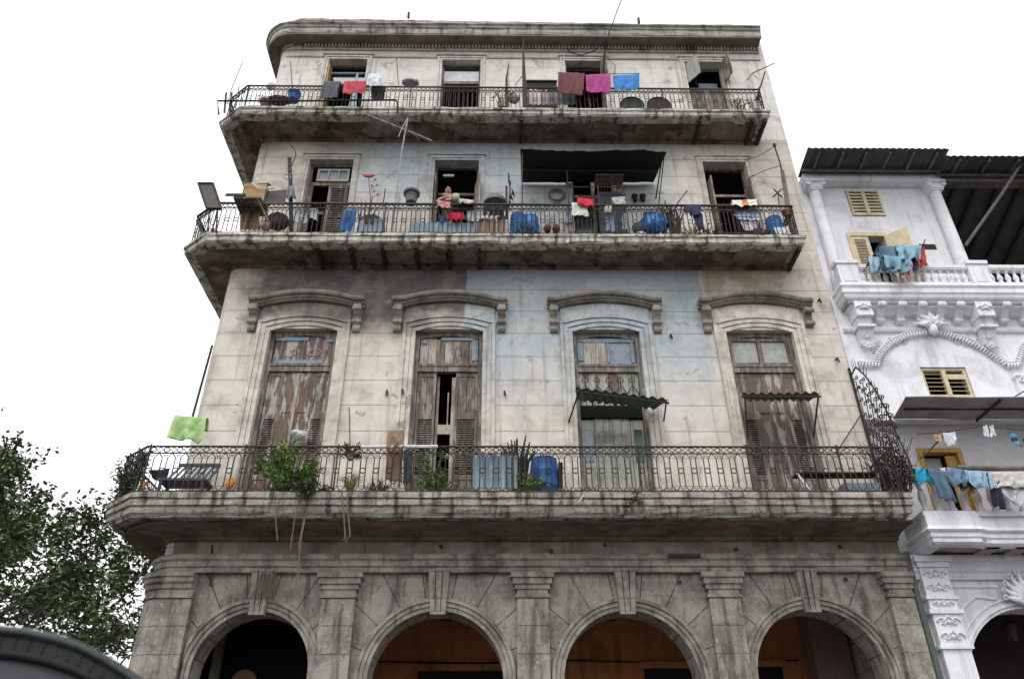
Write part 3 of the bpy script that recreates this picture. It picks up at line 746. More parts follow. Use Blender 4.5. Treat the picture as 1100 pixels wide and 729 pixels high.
MB().box(cx-.54, cx+.54, .22, .28, 16.98, 17.1).build('transom_bar', 'wood_frame', d)
f = MB()
for a, b, c_, e in ((-.4,.5,17.5,17.56),(-.4,.5,17.1,17.16),(-.4,-.34,17.16,17.5),(-.1,-.06,17.16,17.5),(.19,.23,17.16,17.5),(.44,.5,17.16,17.5)): f.box(cx+a, cx+b, .17, .21, c_, e)
f.build('transom_frame', 'trim', d); MB().box(cx-.36, cx+.46, .212, .225, 17.14, 17.52).build('transom_pane', 'paleglass', d)
mb = MB(); louvre(mb, cx-.02, cx+.52, z0, 16.95, .2, 40, .09); mb.build('door_leaf', 'wood_brown', d)
mb = MB().box(cx-.54, cx-.46, .2, .25, z0, 16.95); mb.box(cx-.46, cx-.05, .2, .25, 15.9, 16.0); mb.build('door_leaf', 'wood_brown', d)
cx = CXS[1]
d = frame_door(cx, .61, z0, 17.74, .24, 'wood_grey', .05)
MB().box(cx-.5, cx+.56, .2, .26, 16.62, 16.7).build('transom_bar', 'wood_grey', d)
MB().prism([(cx+.5,.22,z0),(cx+.66,-.36,z0),(cx+.66,-.36,16.95),(cx+.5,.22,16.95)], (.03,.01,0)).build('door_leaf', 'wood_white', d)
MB().box(cx-.58, cx-.54, -.1, .3, z0, 17.2).build('door_leaf', 'wood_brown', d)
MB().box(cx-.40, cx-.1, .36, .42, 17.50, 17.57).build('ceiling_lamp', plain('white_lamp_cover', (.8,.8,.75)), d)
MB().box(cx-.5, cx+.5, .6, .64, 16.1, 16.25).build('inner_rail', 'wood_grey', d)
cx = CXS[2]
d = frame_door(cx, .61, z0, 17.74, .24, 'wood_grey', .06)
MB().box(cx-.05, cx+.05, .26, .32, z0, 17.7).build('mullion', 'wood_grey', d)
for a, b in ((-.54,-.06),(.06,.54)):
    MB().box(cx+a, cx+b, .28, .3, 14.9, 16.6).build('pane', 'glass', d)
    MB().box(cx+a, cx+b, .26, .31, 16.6, 16.7).build('rail', 'wood_grey', d)
cx = CXS[3]
d = frame_door(cx, .61, z0, 17.74, .26, 'wood_grey', .05)
MB().box(cx-.55, cx+.55, .2, .25, 16.62, 16.70).build('transom_bar', 'wood_white', d)
g = MB(); 
for i in range(11): g.bar((cx-.53+.106*i,.22,z0), (cx-.53+.106*i,.22,16.35), .016)
g.box(cx-.55, cx+.55, .205, .235, 16.33, 16.37); g.box(cx-.55, cx+.55, .205, .235, 15.3, 15.34); g.build('grille', 'iron', d)
MB().box(cx+.5, cx+.54, -.3, .24, z0, 16.9).build('door_leaf', 'wood_grey', d)
MB().box(cx-.56, cx-.52, -.25, .24, z0, 17.0).build('door_leaf', 'wood_grey', d)

# ---- top floor doors
z0 = ZF3-.05
cx = CXS[0]; d = frame_door(cx, .59, z0, 22.09, .24, 'wood_grey', .05)
for z in (21.7, 21.2): MB().box(cx-.54, cx+.54, .22, .28, z, z+.06).build('transom_bar', 'bluepaint', d)
MB().box(cx-.54, cx+.54, .3, .32, 21.26, 21.7).build('pane', 'glass', d)
MB().prism([(cx+.15,.05,19.0),(cx+.5,.05,19.0),(cx+.36,.05,21.5),(cx+.3,.05,21.5)], (0,.04,0)).build('door_leaf', 'cyanpaint', d)
MB().box(cx-.57, cx-.53, -.05, .22, z0, 21.8).build('door_leaf', 'wood_ochre', d)
cx = CXS[1]; d = frame_door(cx, .59, z0, 22.09, .2, 'wood_grey', .05)
MB().box(cx-.54, cx+.54, .22, .24, 21.38, 21.84).build('blind', plain('white_blind', (.72,.72,.76)), d)
MB().box(cx-.54, cx+.54, .21, .27, 21.26, 21.35).build('transom_bar', 'wood_green', d)
g = MB()
for i in range(8): g.bar((cx-.49+.14*i,.2,z0), (cx-.49+.14*i,.2,21.1), .018)
g.box(cx-.54, cx+.54, .18, .22, 21.08, 21.12); g.build('grille', 'iron', d)
cx = CXS[2]; d = frame_door(cx, .59, z0, 22.09, .2, 'wood_grey', .05)
MB().prism([(cx+.5,.0,20.9),(cx+.62,-.4,20.9),(cx+.62,-.4,22.05),(cx+.5,.0,22.05)], (.035,.01,0)).build('shutter', 'wood_brown', d)
MB().box(cx-.61, cx-.57, -.02, .2, 20.6, 22.0).build('shutter', 'bluepaint', d)
cx = CXS[3]; d = frame_door(cx, .59, z0, 22.09, .2, 'wood_white', .05)
MB().box(cx-.54, cx+.54, .21, .27, 21.02, 21.14).build('transom_bar', 'wood_white', d)
MB().prism([(cx-.58,0,21.14),(cx-.3,-.38,21.14),(cx-.3,-.38,22.0),(cx-.58,0,22.0)], (.03,.02,0)).build('shutter', 'wood_green', d)
MB().prism([(cx+.55,0,21.14),(cx+.66,-.42,21.14),(cx+.66,-.42,22.04),(cx+.55,0,22.04)], (.035,.01,0)).build('shutter', 'wood_brown', d)
MB().box(cx-.1, cx+.5, .5, .52, 21.15, 21.7).build('pane_curtain', plain('blue_striped_cloth', (.30,.33,.42)), d)
for a, b in ((-.5,-.08),(.08,.5)): MB().box(cx+a, cx+b, .22, .26, z0, 20.98).build('door_leaf', 'wood_frame', d)
MB().box(cx-.07, cx+.07, .21, .26, z0, 21.0).build('mullion', 'wood_white', d)

# ---- cornice and parapet
cpth = corner(.45, BX0, 8.15, 9.0, 8)
MB().sweep(cpth, [(-.02,22.17),(.03,22.17),(.04,22.2),(.03,22.24),(-.02,22.24)], .006).build('string_moulding', 'trim', A)
MB().sweep(cpth, [(-.02,22.5),(.05,22.5),(.07,22.53),(.07,22.56),(-.02,22.56)], .004).build('dentil_bed', 'trim', A)
dn = MB().sweep(cpth, [(-.02,22.562),(.05,22.562),(.05,22.702),(-.02,22.702)])
x = -6.2
while x < 8.1: dn.box(x, x+.055, -.13, -.01, 22.565, 22.70); x += .105
for i in range(9):
    a = math.pi/2*(i+.5)/9; q = Vector((BX0+.45-.45*math.sin(a), .45-.45*math.cos(a))); n = Vector((-math.sin(a), -math.cos(a)))
    dn.bar((*(q+n*.06),22.565), (*(q+n*.06),22.70), .055, .12)
dn.build('dentil_band', 'cornice', A)
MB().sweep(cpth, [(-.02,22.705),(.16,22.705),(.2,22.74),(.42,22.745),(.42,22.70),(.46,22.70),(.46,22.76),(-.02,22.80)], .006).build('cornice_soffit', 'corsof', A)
MB().sweep(cpth, [(-.02,22.80),(.47,22.765),(.49,22.84),(.49,22.97),(.53,23.0),(.54,23.06),(.60,23.10),(.60,23.15),(.3,23.2),(-.02,23.22)], .012).build('cornice', 'cornice', A)
MB().sweep([(x, y+.12) if i == 0 else (x, y) for i, (x, y) in enumerate(corner(.45, BX0+.05, 8.2, 9, 8))], [(-.25,23.2),(.0,23.2),(.0,23.95),(.05,23.97),(.05,24.06),(.0,24.1),(-.25,24.1)], .014).build('parapet', 'cornice', A)
pb = MB()
for px, py in ((439,16),(686,22),(551,40)):
    q = at(px, py, -.1); pb.box(q.x-.035, q.x+.035, -.14, -.06, q.z-.16, q.z+.1)
pb.build('iron_stub', 'iron', A)
# conduit wires stapled to the facade
for pts in (((426,62),(428,92)), ((312,66),(314,96)), ((745,55),(748,92)), ((375,437),(376,478))):
    MB().tube([at(px, py, -.03) for px, py in pts], .009, 4).build('conduit', 'iron', A)

# ================================================================== NEIGHBOUR
N = thing('neighbour_house', 'white painted ornate house adjoining on the right with balustrades and arches', 'house', (8.4,0,0))
NX0, NX1 = 8.32, 18.0
# lower body with the arcade arches
NARCH = [(10.55, 1.52, 3.9), (14.55, 1.52, 3.9)]
nw = MB()
for (xa, xb) in ((NX0, 10.55-1.52), (10.55+1.52, 14.55-1.52), (14.55+1.52, NX1)): nw.box(xa, xb, .05, .5, .1, 6.45)
for cx, rr, zc in NARCH:
    for y in (.05, .5):
        pts = arcpts(cx, rr, zc)
        for (ax, az), (bx, bz) in zip(pts, pts[1:]): nw.add([(ax,y,az),(bx,y,bz),(bx,y,6.45),(ax,y,6.45)], [(0,1,2,3)])
    pts = [(cx-rr,.1)]+arcpts(cx, rr, zc)+[(cx+rr,.1)]
    for (ax, az), (bx, bz) in zip(pts, pts[1:]): nw.add([(ax,.05,az),(ax,.5,az),(bx,.5,bz),(bx,.05,bz)], [(0,1,2,3)])
nw.build('arcade_wall', 'ngrey', N, fixn=False)
for cx, rr, zc in NARCH:
    v = MB()
    for (ra, rb, pr) in ((0,.05,.03),(.06,.12,.06),(.19,.22,.03)):
        pa = [(cx-rr-ra, .2)]+arcpts(cx, rr+ra, zc)+[(cx+rr+ra, .2)]; pb = [(cx-rr-rb, .2)]+arcpts(cx, rr+rb, zc)+[(cx+rr+rb, .2)]
        for i in range(len(pa)-1):
            v.prism([(pa[i][0],.055,pa[i][1]),(pa[i+1][0],.055,pa[i+1][1]),(pb[i+1][0],.055,pb[i+1][1]),(pb[i][0],.055,pb[i][1])], (0,-pr-.005,0))
    v.build('archivolt', 'nwhite', N)
    # sunk spandrel panel outline
    for s in (-1, 1):
        x1 = cx+s*1.62; x2 = cx+s*.42; pts = [(x1, .03, 5.85), (x2, .03, 5.85), (x2+s*.12, .03, 5.6)]
        for a in (62, 52, 42, 32, 24): pts.append((cx+s*1.98*math.cos(R(a)), .03, zc+1.98*math.sin(R(a))))
        MB().tube(pts+[pts[0]], .028, 6).build('spandrel_moulding', 'nwhite', N)
    # leaf ornament over the crown
    mb = MB()
    for i in range(9):
        a = R(-70+17.5*i); c = Vector((cx, .0, zc+rr+.05)); L = .62*(1-.35*abs(i-4)/4)
        tip = c+Vector((math.sin(a)*L, -.12, math.cos(a)*L)); mid = c.lerp(tip, .55)+Vector((0,-.1,0))
        mb.tube([c, mid, tip], [.05,.075,.02], 6)
        mb.ring(tip+Vector((0,.03,0)), .045, .022, n=8)
    mb.build('leaf_keystone', 'nwhite', N, smooth=True)
def scrolls(name, x0, x1, z0, z1, y, n, parent, mat='nwhite', seed=1):
    """carved relief: mirrored scrolls and leaf blobs on a panel"""
    rr = random.Random(seed); mb = MB(); xc = (x0+x1)/2; hw = (x1-x0)/2
    for i in range(n):
        z = z0+(z1-z0)*(i+.5)/n; r0 = min(hw*.42, (z1-z0)/n*.5)
        for s in (-1, 1):
            c = Vector((xc+s*hw*.48, y, z))
            mb.tube([c+Vector((s*r0*(1-.11*j)*math.cos(j*.75), 0, r0*(1-.11*j)*math.sin(j*.75))) for j in range(9)], .022, 5)
            mb.tube([c, Vector((xc, y-.02, z+(z1-z0)/n*.45))], [.03,.015], 5)
        mb.lathe([(.001,-.05),(.04,-.02),(.04,.02),(.001,.05)], (xc, y-.01, z), 8)
    return mb.build(name, mat, parent, smooth=True)
for cx in (8.84, 12.55, 16.55):
    p = MB().box(cx-.28, cx+.28, -.12, .045, .1, 6.2).build('pilaster', 'nwhite', N)
    for z0, z1, e in ((4.62,4.68,.05),(5.28,5.36,.06),(5.56,5.62,.05)): MB().box(cx-.28-e, cx+.28+e, -.12-e, .04, z0, z1).build('band', 'nwhite', p)
    mb = MB()
    for z0, z1, e in ((6.2,6.3,.05),(6.299,6.42,.1)): mb.box(cx-.28-e, cx+.28+e, -.12-e, .04, z0, z1)
    mb.build('capital', 'nwhite', p)
    scrolls('carved_relief', cx-.26, cx+.26, 5.64, 6.18, -.14, 2, p, seed=3)
    scrolls('carved_relief', cx-.26, cx+.26, 4.7, 5.26, -.14, 2, p, seed=4)
    scrolls('carved_relief', cx-.26, cx+.26, 5.38, 5.54, -.14, 1, p, seed=5)
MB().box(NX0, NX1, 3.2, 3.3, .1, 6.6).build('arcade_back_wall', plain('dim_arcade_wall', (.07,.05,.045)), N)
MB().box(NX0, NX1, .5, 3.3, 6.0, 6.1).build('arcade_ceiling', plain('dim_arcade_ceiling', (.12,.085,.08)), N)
mb = MB().sweep([(NX1,.05),(NX0,.05)], [(-.02,5.98),(.08,5.98),(.1,6.1),(.14,6.14),(.14,6.3),(.2,6.38),(.2,6.45),(-.02,6.45)])
mb.build('entablature', 'ngrey', N)
# first floor balcony slab with break forward at the corner
spth = [(NX1,-.86),(9.75,-.86),(9.55,-.96),(8.52,-.96),(8.52,.0)]
MB().sweep(spth, [(-.3,7.10),(.0,7.10),(.0,6.78),(.03,6.76),(.05,6.71),(.02,6.68),(-.02,6.66),(-.02,6.58),(-.05,6.55),(-.05,6.48),(-.1,6.44),(-.3,6.44)]).build('balcony_slab', 'nwhite', N)
MB().prism([(8.6,.04,6.5),(8.6,-.9,6.5),(9.6,-.9,6.5),(9.8,-.75,6.5),(NX1,-.75,6.5),(NX1,.04,6.5)], (0,0,.5)).build('balcony_soffit', 'nsoffit', N)
mb = None
for i in range(16):
    x = 9.75+.62*i
    if x > NX1-.4: break
    MB().box(x, x+.3, -.68, .0, 6.44, 6.5).build('coffer_block', 'nsoffit', N)
# first floor wall (behind the loggia line) and its upper part with the rope arch
ops_n = [(9.45, 10.45, 7.0, 9.0), (12.0, 12.9, 7.0, 9.25)]
w = MB(); wall_open(w, NX0, NX1, 6.5, 9.62, .25, .3, ops_n); w.build('loggia_wall', 'nshade', N, fixn=False)
w = MB(); wall_open(w, NX0, NX1, 9.62, 13.1, .02, .3, [(10.02, 11.12, 10.23, 11.03), (14.1, 15.2, 10.23, 11.03)]); w.add([(NX0,.02,9.62),(NX1,.02,9.62),(NX1,.26,9.62),(NX0,.26,9.62)], [(0,1,2,3)]); w.build('upper_wall', 'nwhite', N, fixn=False)
w = MB(); wall_open(w, NX0, 12.33, 13.1, 17.3, .32, .3, [(9.72,10.66,16.03,16.98),(9.42,10.42,13.3,15.35),(11.28,11.74,14.86,15.06)]); w.build('top_wall', 'nwhite', N, fixn=False)
# rooms behind
rb = MB()
for z in (6.4, 9.7, 13.0): rb.box(NX0+.02, NX1-.02, .62, 6, z, z+.1)
rb.box(NX0+.02, NX1-.02, 5, 5.2, 6.4, 17); rb.box(NX0+.02, 12.3, .62, 5, 17.1, 17.3); rb.box(NX0+.02, NX0+.1, .6, 5, 0.1, 17.3); rb.box(12.2,12.33,.62,5,13.1,17.3)
rb.build('room_shell', 'room', N)
# door behind the awning
d = MB(); d.box(9.45, 9.55, .2, .4, 7.1, 9.0); d.box(10.35, 10.45, .2, .4, 7.1, 9.0); d.box(9.55, 10.35, .2, .4, 8.9, 9.0)
d = d.build('door', 'wood_ochre', N)
mb = MB().box(10.1, 10.34, .3, .34, 7.1, 8.85); mb.box(10.13, 10.31, .29, .3, 8.2, 8.7); mb.build('door_leaf', 'wood_ochre', d)
MB().box(9.56, 10.09, .5, .52, 7.1, 8.88).build('door_curtain', plain('pale_curtain', (.45,.43,.42)), d)
d = MB(); d.box(12.0, 12.1, .15, .4, 7.1, 9.25); d.box(12.8, 12.9, .2, .4, 7.1, 9.25); d.box(12.1, 12.8, .2, .4, 9.13, 9.25)
d.build('door', plain('green_grey_door_paint', (.25,.33,.29)), N)
# yellow louvred vent windows
def vent(x0, x1, z0, z1, y, n, mat, k=.4):
    f = MB(); c = .045
    f.box(x0, x0+c, y, y+.1, z0, z1); f.box(x1-c, x1, y, y+.1, z0, z1); f.box(x0+c, x1-c, y, y+.1, z0, z0+c); f.box(x0+c, x1-c, y, y+.1, z1-c, z1)
    xm = (x0+x1)/2; f.box(xm-c, xm+c, y-.01, y+.1, z0+c, z1-c)
    f = f.build('window', mat, N)
    for a, b in ((x0+c, xm-c), (xm+c, x1-c)):
        l = MB(); h = (z1-z0-2*c)/n
        for i in range(n):
            z = z0+c+h*i; l.prism([(a,y+.005,z),(a,y+.02,z-.004),(a,y+.04+.12*(.82-k),z+h*k),(a,y+.025+.12*(.82-k),z+h*(k+.02))], (b-a,0,0))
        l.build('louvre', mat, f)
    return f
vent(9.74, 10.64, 16.05, 16.96, .28, 7, 'wood_yellow', .72); vent(10.04, 11.10, 10.25, 11.01, .06, 6, 'wood_yellow'); vent(14.12, 15.18, 10.25, 11.01, .06, 6, 'wood_yellow')
MB().box(10.61,11.05,.05,.08,10.72,10.84).build('patched_slat', 'wood_yellow', N)
sh = MB(); louvre(sh, 9.45, 9.95, 13.32, 15.3, .3, 34, .1); sh.build('shutter', 'wood_yellow', N)
MB().prism([(10.36,.25,13.32),(10.80,-.12,13.32),(10.80,-.12,15.28),(10.36,.25,15.28)], (.03,.03,0)).build('shutter', 'wood_yellow', N)
f = MB(); f.box(9.38,9.45,.27,.4,13.3,15.4); f.box(10.40,10.46,.27,.4,13.3,15.4); f.box(9.45,10.4,.27,.4,15.3,15.42); f.build('window_frame', 'wood_yellow', N)
v = MB(); v.box(11.29,11.73,.33,.36,14.87,14.89)
for i in range(9): v.box(11.30+.05*i, 11.32+.05*i, .33, .36, 14.87, 15.05)
v.build('wall_vent', 'rust', N)
# top floor columns, beam
for cx, lean in ((8.78,0), (12.18,0), (16.2,0)):
    c = MB().lathe([(.2,13.3),(.2,13.95),(.17,13.98),(.165,14.6),(.15,16.75),(.16,16.8)], (cx,.2,0), 16).build('column', 'nwhite', N, smooth=False)
    k = MB()
    for z0, z1, e in ((16.78,16.84,.17),(16.839,17.03,.19),(17.02,17.1,.26)): k.box(cx-e, cx+e, .2-e, .2+e, z0, z1)
    for s in (-1,1): k.tube([(cx+s*.2,-.03,16.97),(cx+s*.2,.43,16.97)], .075, 10)
    k.build('capital', 'nwhite', c, smooth=False)
MB().box(8.5, 12.4, .02, .4, 17.1, 17.34).build('roof_beam', 'nwhite', N)
MB().box(12.4, NX1, .02, .3, 17.08, 17.30).build('roof_beam', 'beam', N)
# dark open loggia on the right: sloping roof, posts, side wall
lg = MB(); lg.prism([(12.34,.3,17.2),(NX1,.3,17.2),(NX1,6,15.2),(12.34,6,15.2)], (0,0,.12)); lg.build('loggia_roof', 'tin', N)
for i in range(9): MB().bar((12.9+.62*i,.3,17.12), (12.9+.62*i,6,15.12), .08, .12).build('rafter', plain('dark_rafter', (.05,.045,.04)), N)
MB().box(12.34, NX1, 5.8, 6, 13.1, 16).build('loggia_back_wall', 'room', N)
MB().prism([(15.2,2.5,13.1),(15.2,5.8,13.1),(15.2,5.8,15.2),(15.2,2.5,15.0)], (.15,0,0)).build('loggia_side_wall', 'nshade', N)
# tin canopies jutting out over the beam
def canopy(x0, x1, y0, z0, y1, z1, skew, waves, rafters, dz=0):
    mb = MB()
    def f(u, v):
        x = x0+(x1-x0)*u+skew*v; y = y0+(y1-y0)*v; z = z0+(z1-z0)*v+.02*math.sin(u*waves*2*math.pi)+dz*u+.02*nz(u*6, v*3, x0)
        return (x, y, z)
    mb.slab(f, waves*4, 4, (0,0,.012)); s = mb.build('tin_canopy', 'tin', N)
    for i in range(rafters):
        u = (i+.5)/rafters; x = x0+(x1-x0)*u
        MB().bar((x, y0, z0+dz*u-.05), (x+skew*.8, y0+(y1-y0)*.92, z0+(z1-z0)*.92+dz*u-.06), .05, .07).build('rafter', 'beam', s)
    MB().bar((x0+skew*.35, y0+(y1-y0)*.35, z0+(z1-z0)*.35-.1), (x1+skew*.35, y0+(y1-y0)*.35, z0+(z1-z0)*.35-.1+dz), .06).build('purlin', 'beam', s)
canopy(8.45, 12.35, .25, 17.40, -.9, 17.40, -.1, 22, 6)
canopy(12.27, 18.0, .25, 17.33, -.72, 17.32, -.06, 30, 7)
# upper balustrade
BAL = [(.055,0),(.06,.05),(.035,.08),(.05,.16),(.065,.22),(.055,.28),(.03,.38),(.028,.43),(.05,.46),(.055,.50)]
def balustrade(x0, x1, y, zb, zt, n, mat, prof_s=1.0, fat=1.0):
    rail = MB().box(x0, x1, y-.1, y+.1, zt-.1, zt); rail.box(x0, x1, y-.08, y+.08, zt-.14, zt-.1); rail.box(x0, x1, y-.1, y+.1, zb-.1, zb)
    rail = rail.build('balustrade', mat, N); hh = zt-.14-zb
    b0 = None
    for i in range(n):
        x = x0+(x1-x0)*(i+.5)/n
        if b0 is None:
            b0 = MB().lathe([(r*fat, z*hh/.5) for r, z in BAL], (x, y, zb), 10).build('baluster', mat, rail, smooth=True); bx = x
        else: dup(b0, rail, (x-bx, 0, 0))
    return rail
balustrade(9.0, 11.82, -.3, 13.25, 13.8, 14, 'nwhite', fat=1.1)
balustrade(12.3, 16.2, -.3, 13.25, 13.8, 19, 'nwhite', fat=1.1)
for x0, x1 in ((8.48, 9.0), (11.82, 12.3), (16.2, 16.7)):
    p = MB().box(x0, x1, -.42, -.18, 13.1, 13.8).build('pedestal', 'nwhite', N); mb = MB().box(x0-.04, x1+.04, -.46, -.14, 13.8, 13.9); mb.build('pedestal_cap', 'nwhite', p)
    MB().box(x0+.1, x1-.1, -.435, -.421, 13.25, 13.7).build('pedestal_panel', 'nwhite', p)
# upper cornice with modillions
MB().sweep([(NX1,.0),(8.9,.0),(8.9,.31)], [(-.3,13.12),(.52,13.12),(.54,13.05),(.5,12.98),(.5,12.86),(.47,12.82),(.45,12.74),(.42,12.70),(.38,12.68),(.30,12.55),(.2,12.5),(.12,12.44),(-.0,12.42),(-.3,12.42)]).build('balcony_slab', 'nwhite', N)
MB().box(8.5, NX1, -.36, .0, 12.60, 12.675).build('cornice_soffit', 'nsoffit', N)
def modillion(x, w, parent):
    pr = [(0,12.66),(.4,12.66),(.42,12.60),(.38,12.54),(.28,12.5),(.2,12.42),(.13,12.34),(.14,12.28),(.11,12.24),(0,12.22)]
    mb = MB().prism([(x-w/2,-a,z) for a, z in pr], (w,0,0))
    for z, a, r in ((12.58,.36,.055),(12.29,.1,.045)): mb.tube([(x-w/2-.015,-a,z),(x+w/2+.015,-a,z)], r, 10)
    return mb.build('modillion', 'nwhite', N)
for x in (9.35, 9.86, 10.36, 10.84, 11.30, 12.45, 12.95, 13.5, 14.0, 14.5): modillion(x, .17, N)
for x in (8.86, 11.85, 15.6):
    c = MB().box(x-.2, x+.2, -.4, .0, 12.25, 12.66); c.prism([(x-.17,0,12.25),(x-.17,-.3,12.25),(x-.14,-.1,11.6),(x-.14,0,11.6)], (.33,0,0)); c.box(x-.22, x+.22, -.32, 0, 11.98, 12.04)
    c = c.build('console', 'nwhite', N)
    scrolls('carved_relief', x-.2, x+.2, 12.28, 12.62, -.42, 1, c, seed=9); scrolls('carved_relief', x-.16, x+.16, 11.35, 11.9, -.14, 2, c, seed=8)
MB().sweep([(NX1,.0),(8.4,.0)], [(-.02,11.98),(.05,12.0),(.08,12.06),(.04,12.1),(-.02,12.1)]).build('string_course', 'nwhite', N)
# rope arch moulding
def rope(pts):
    q = [at(900+x*.247, 300+y*.247, -.02) for x, y in pts]
    L = [0]
    for a, b in zip(q, q[1:]): L.append(L[-1]+(b-a).length)
    n = int(L[-1]/.075); mb = MB(); rim = []
    for i in range(n):
        t = L[-1]*(i+.5)/n; k = max(j for j in range(len(L)) if L[j] <= t); k = min(k, len(q)-2)
        p = q[k].lerp(q[k+1], (t-L[k])/(L[k+1]-L[k])); d = (q[k+1]-q[k]).normalized(); u = Vector((-d.z,0,d.x))
        mb.tube([p-u*.085-d*.02, p+Vector((0,-.06,0)), p+u*.085+d*.04], [.016,.03,.016], 6); rim.append(p+u*.10)
    o = mb.build('rope_moulding', 'nwhite', N, smooth=True)
    MB().tube(rim, .035, 5).build('rope_rim', 'ngrey', o)
rope([(85,374),(175,374),(178,350),(190,325),(230,282),(300,248),(385,235)])
rope([(425,235),(470,242),(560,270),(640,310),(700,350),(735,376),(785,376),(790,350),(810,300),(850,262),(900,240),(960,230)])
q = at(1000, 353, -.05); mb = MB()
for i in range(9):
    a = R(-80+20*i); L = .36 if i % 2 else .5; tip = q+Vector((math.sin(a)*L*.8, -.1, math.cos(a)*L)); mb.tube([q, q.lerp(tip,.5)+Vector((0,-.1,0)), tip], [.06,.07,.02], 6); mb.ring(tip, .04, .02, n=8)
mb.lathe([(.001,-.22),(.09,-.12),(.12,0),(.08,.1),(.001,.16)], q+Vector((0,-.06,-.05)), 10)
mb.build('arch_cartouche', 'nwhite', N, smooth=True)
for (x0, x1, s) in ((9.0, 9.95, 1), (11.0, 11.75, -1)):
    mb = MB()
    for i in range(26): 
        x = rnd(x0, x1); z = rnd(11.72, 11.95)-(abs(x-10.5)-.6)*.35
        mb.ring((x, .0, z), .05, .016, n=7)
    mb.build('carved_relief', 'nwhite', N)
scrolls('carved_relief', 12.1, 12.9, 10.45, 10.9, -.02, 1, N, seed=2)
# lower stone balustrade
balustrade(8.5, 14.5, -.84, 7.1, 7.93, 21, 'ngrey', fat=1.25)
# sloping sheet awning
aw_ = thing('sheet_awning', 'wide grey sheet awning on struts over the white house lower balcony', 'awning', (10.6,0,9.3))
MB().slab(lambda u, v: (9.0-.2*v+(5.2+.2*v)*u, .0-1.1*v, 9.63-.02*v+.02*nz(u*5,v)), 16, 4, (0,0,.02)).build('sheet', weathered('grey_brown_sheet', (.40,.37,.365), (.31,.285,.28), amt=.3), aw_)
MB().box(9.0, 14.2, -.02, .012, 9.56, 9.61).build('white_edge', 'nwhite', aw_)
for x in (10.9, 12.9): MB().bar((x,-.0,9.58), (x-.0,-1.05,9.57), .04).build('strut', 'iron', aw_)
MB().bar((9.0,-.55,9.6),(14.2,-.55,9.6), .03).build('purlin', 'iron', aw_)
MB().tube([at(1100,500,-1.0)+Vector((2,0,0)), at(1072,503,-1.05), at(1028,502,-1.08)], .055, 8).build('laundry_pole', 'beam', None)
tag(bpy.data.objects['laundry_pole'], 'thick pale wooden pole lying along the white house balustrade', 'pole')
lt = thing('hanging_lantern', 'small dark lantern hanging inside the arch of the white house', 'lantern', (10.5,1.2,5.0))
q = at(1086, 678, 1.0)
MB().tube([q+Vector((0,0,.2)), (q.x, q.y, 6.0)], .012, 5).build('chain', 'iron', lt)
MB().lathe([(.02,-.22),(.09,-.2),(.13,.1),(.16,.12),(.03,.24)], q, 6).build('lantern_body', 'iron', lt)
tag(MB().tube([at(1102,168,-.5), at(1075,210,-.1), at(1037,264,.4)], .045, 8).build('leaning_pole', 'beam'), 'long grey pole slanting across the dark open loggia', 'pole')
# iron fan divider between the two houses
fd = thing('fan_divider', 'black wrought iron fan shaped divider between the two facades', 'divider', (8.32,0,7.38))
X = 8.28
prof = [(-.0,10.75),(-.35,10.8),(-.62,10.45),(-.9,9.9),(-1.1,9.3),(-1.25,8.6),(-1.42,7.95),(-1.4,7.4)]
MB().tube([(X,y,z) for y, z in prof], .02, 5).build('outer_rim', 'iron', fd)
MB().tube([(X,-.03,7.4),(X,-.03,10.95)], .035, 6).build('wall_post', 'iron', fd)
MB().tube([(X,y*.72-.02,7.5+(z-7.5)*.86) for y, z in prof], .014, 5).build('inner_rim', 'iron', fd)
mb = MB()
for i in range(15):
    a = R(3+6*i); L0, c = .35, Vector((X, -.03, 7.6))
    def rim_r(a):
        k = 1.38 if a > R(0) else 0
        y, z = math.sin(a), math.cos(a)
        return min(3.15/max(z,.05)*.98, 1.36/max(y,.02)*1.0, 3.2-1.85*min(1,(a/R(60))))
    L = rim_r(R(86)-a if False else a)
    mb.tube([c+Vector((0,-math.sin(a)*t, math.cos(a)*t)) for t in (L0, L*.5, L*.95)], .012, 4)
    for t in (.3,.42,.54,.66,.78,.88,.96):
        for s in (-1,1):
            p = c+Vector((0,-math.sin(a+s*.045/t*.6)*L*t, math.cos(a+s*.045/t*.6)*L*t))
            mb.tube([p+Vector((0, .062*math.cos(j*.9)*(1-.1*j)*s, .062*math.sin(j*.9)*(1-.1*j))) for j in range(7)], .014, 4)
mb.build('scrollwork', 'iron', fd)
mb = MB()
for i in range(26):
    t = i/25; k = t*(len(prof)-1); j = min(int(k), len(prof)-2); y = prof[j][0]+(prof[j+1][0]-prof[j][0])*(k-j); z = prof[j][1]+(prof[j+1][1]-prof[j][1])*(k-j)
    d = Vector((0, y, z-8.2)).normalized()*rnd(.12,.28); mb.tube([(X,y,z),(X+rnd(-.06,.06),y+d.y,z+d.z)], [.01,.004], 4)
mb.build('spike_fringe', 'iron', fd)
MB().tube([(X,-.1,9.75),(7.35,-.05,8.62)], .014, 5).build('brace', 'iron', fd)

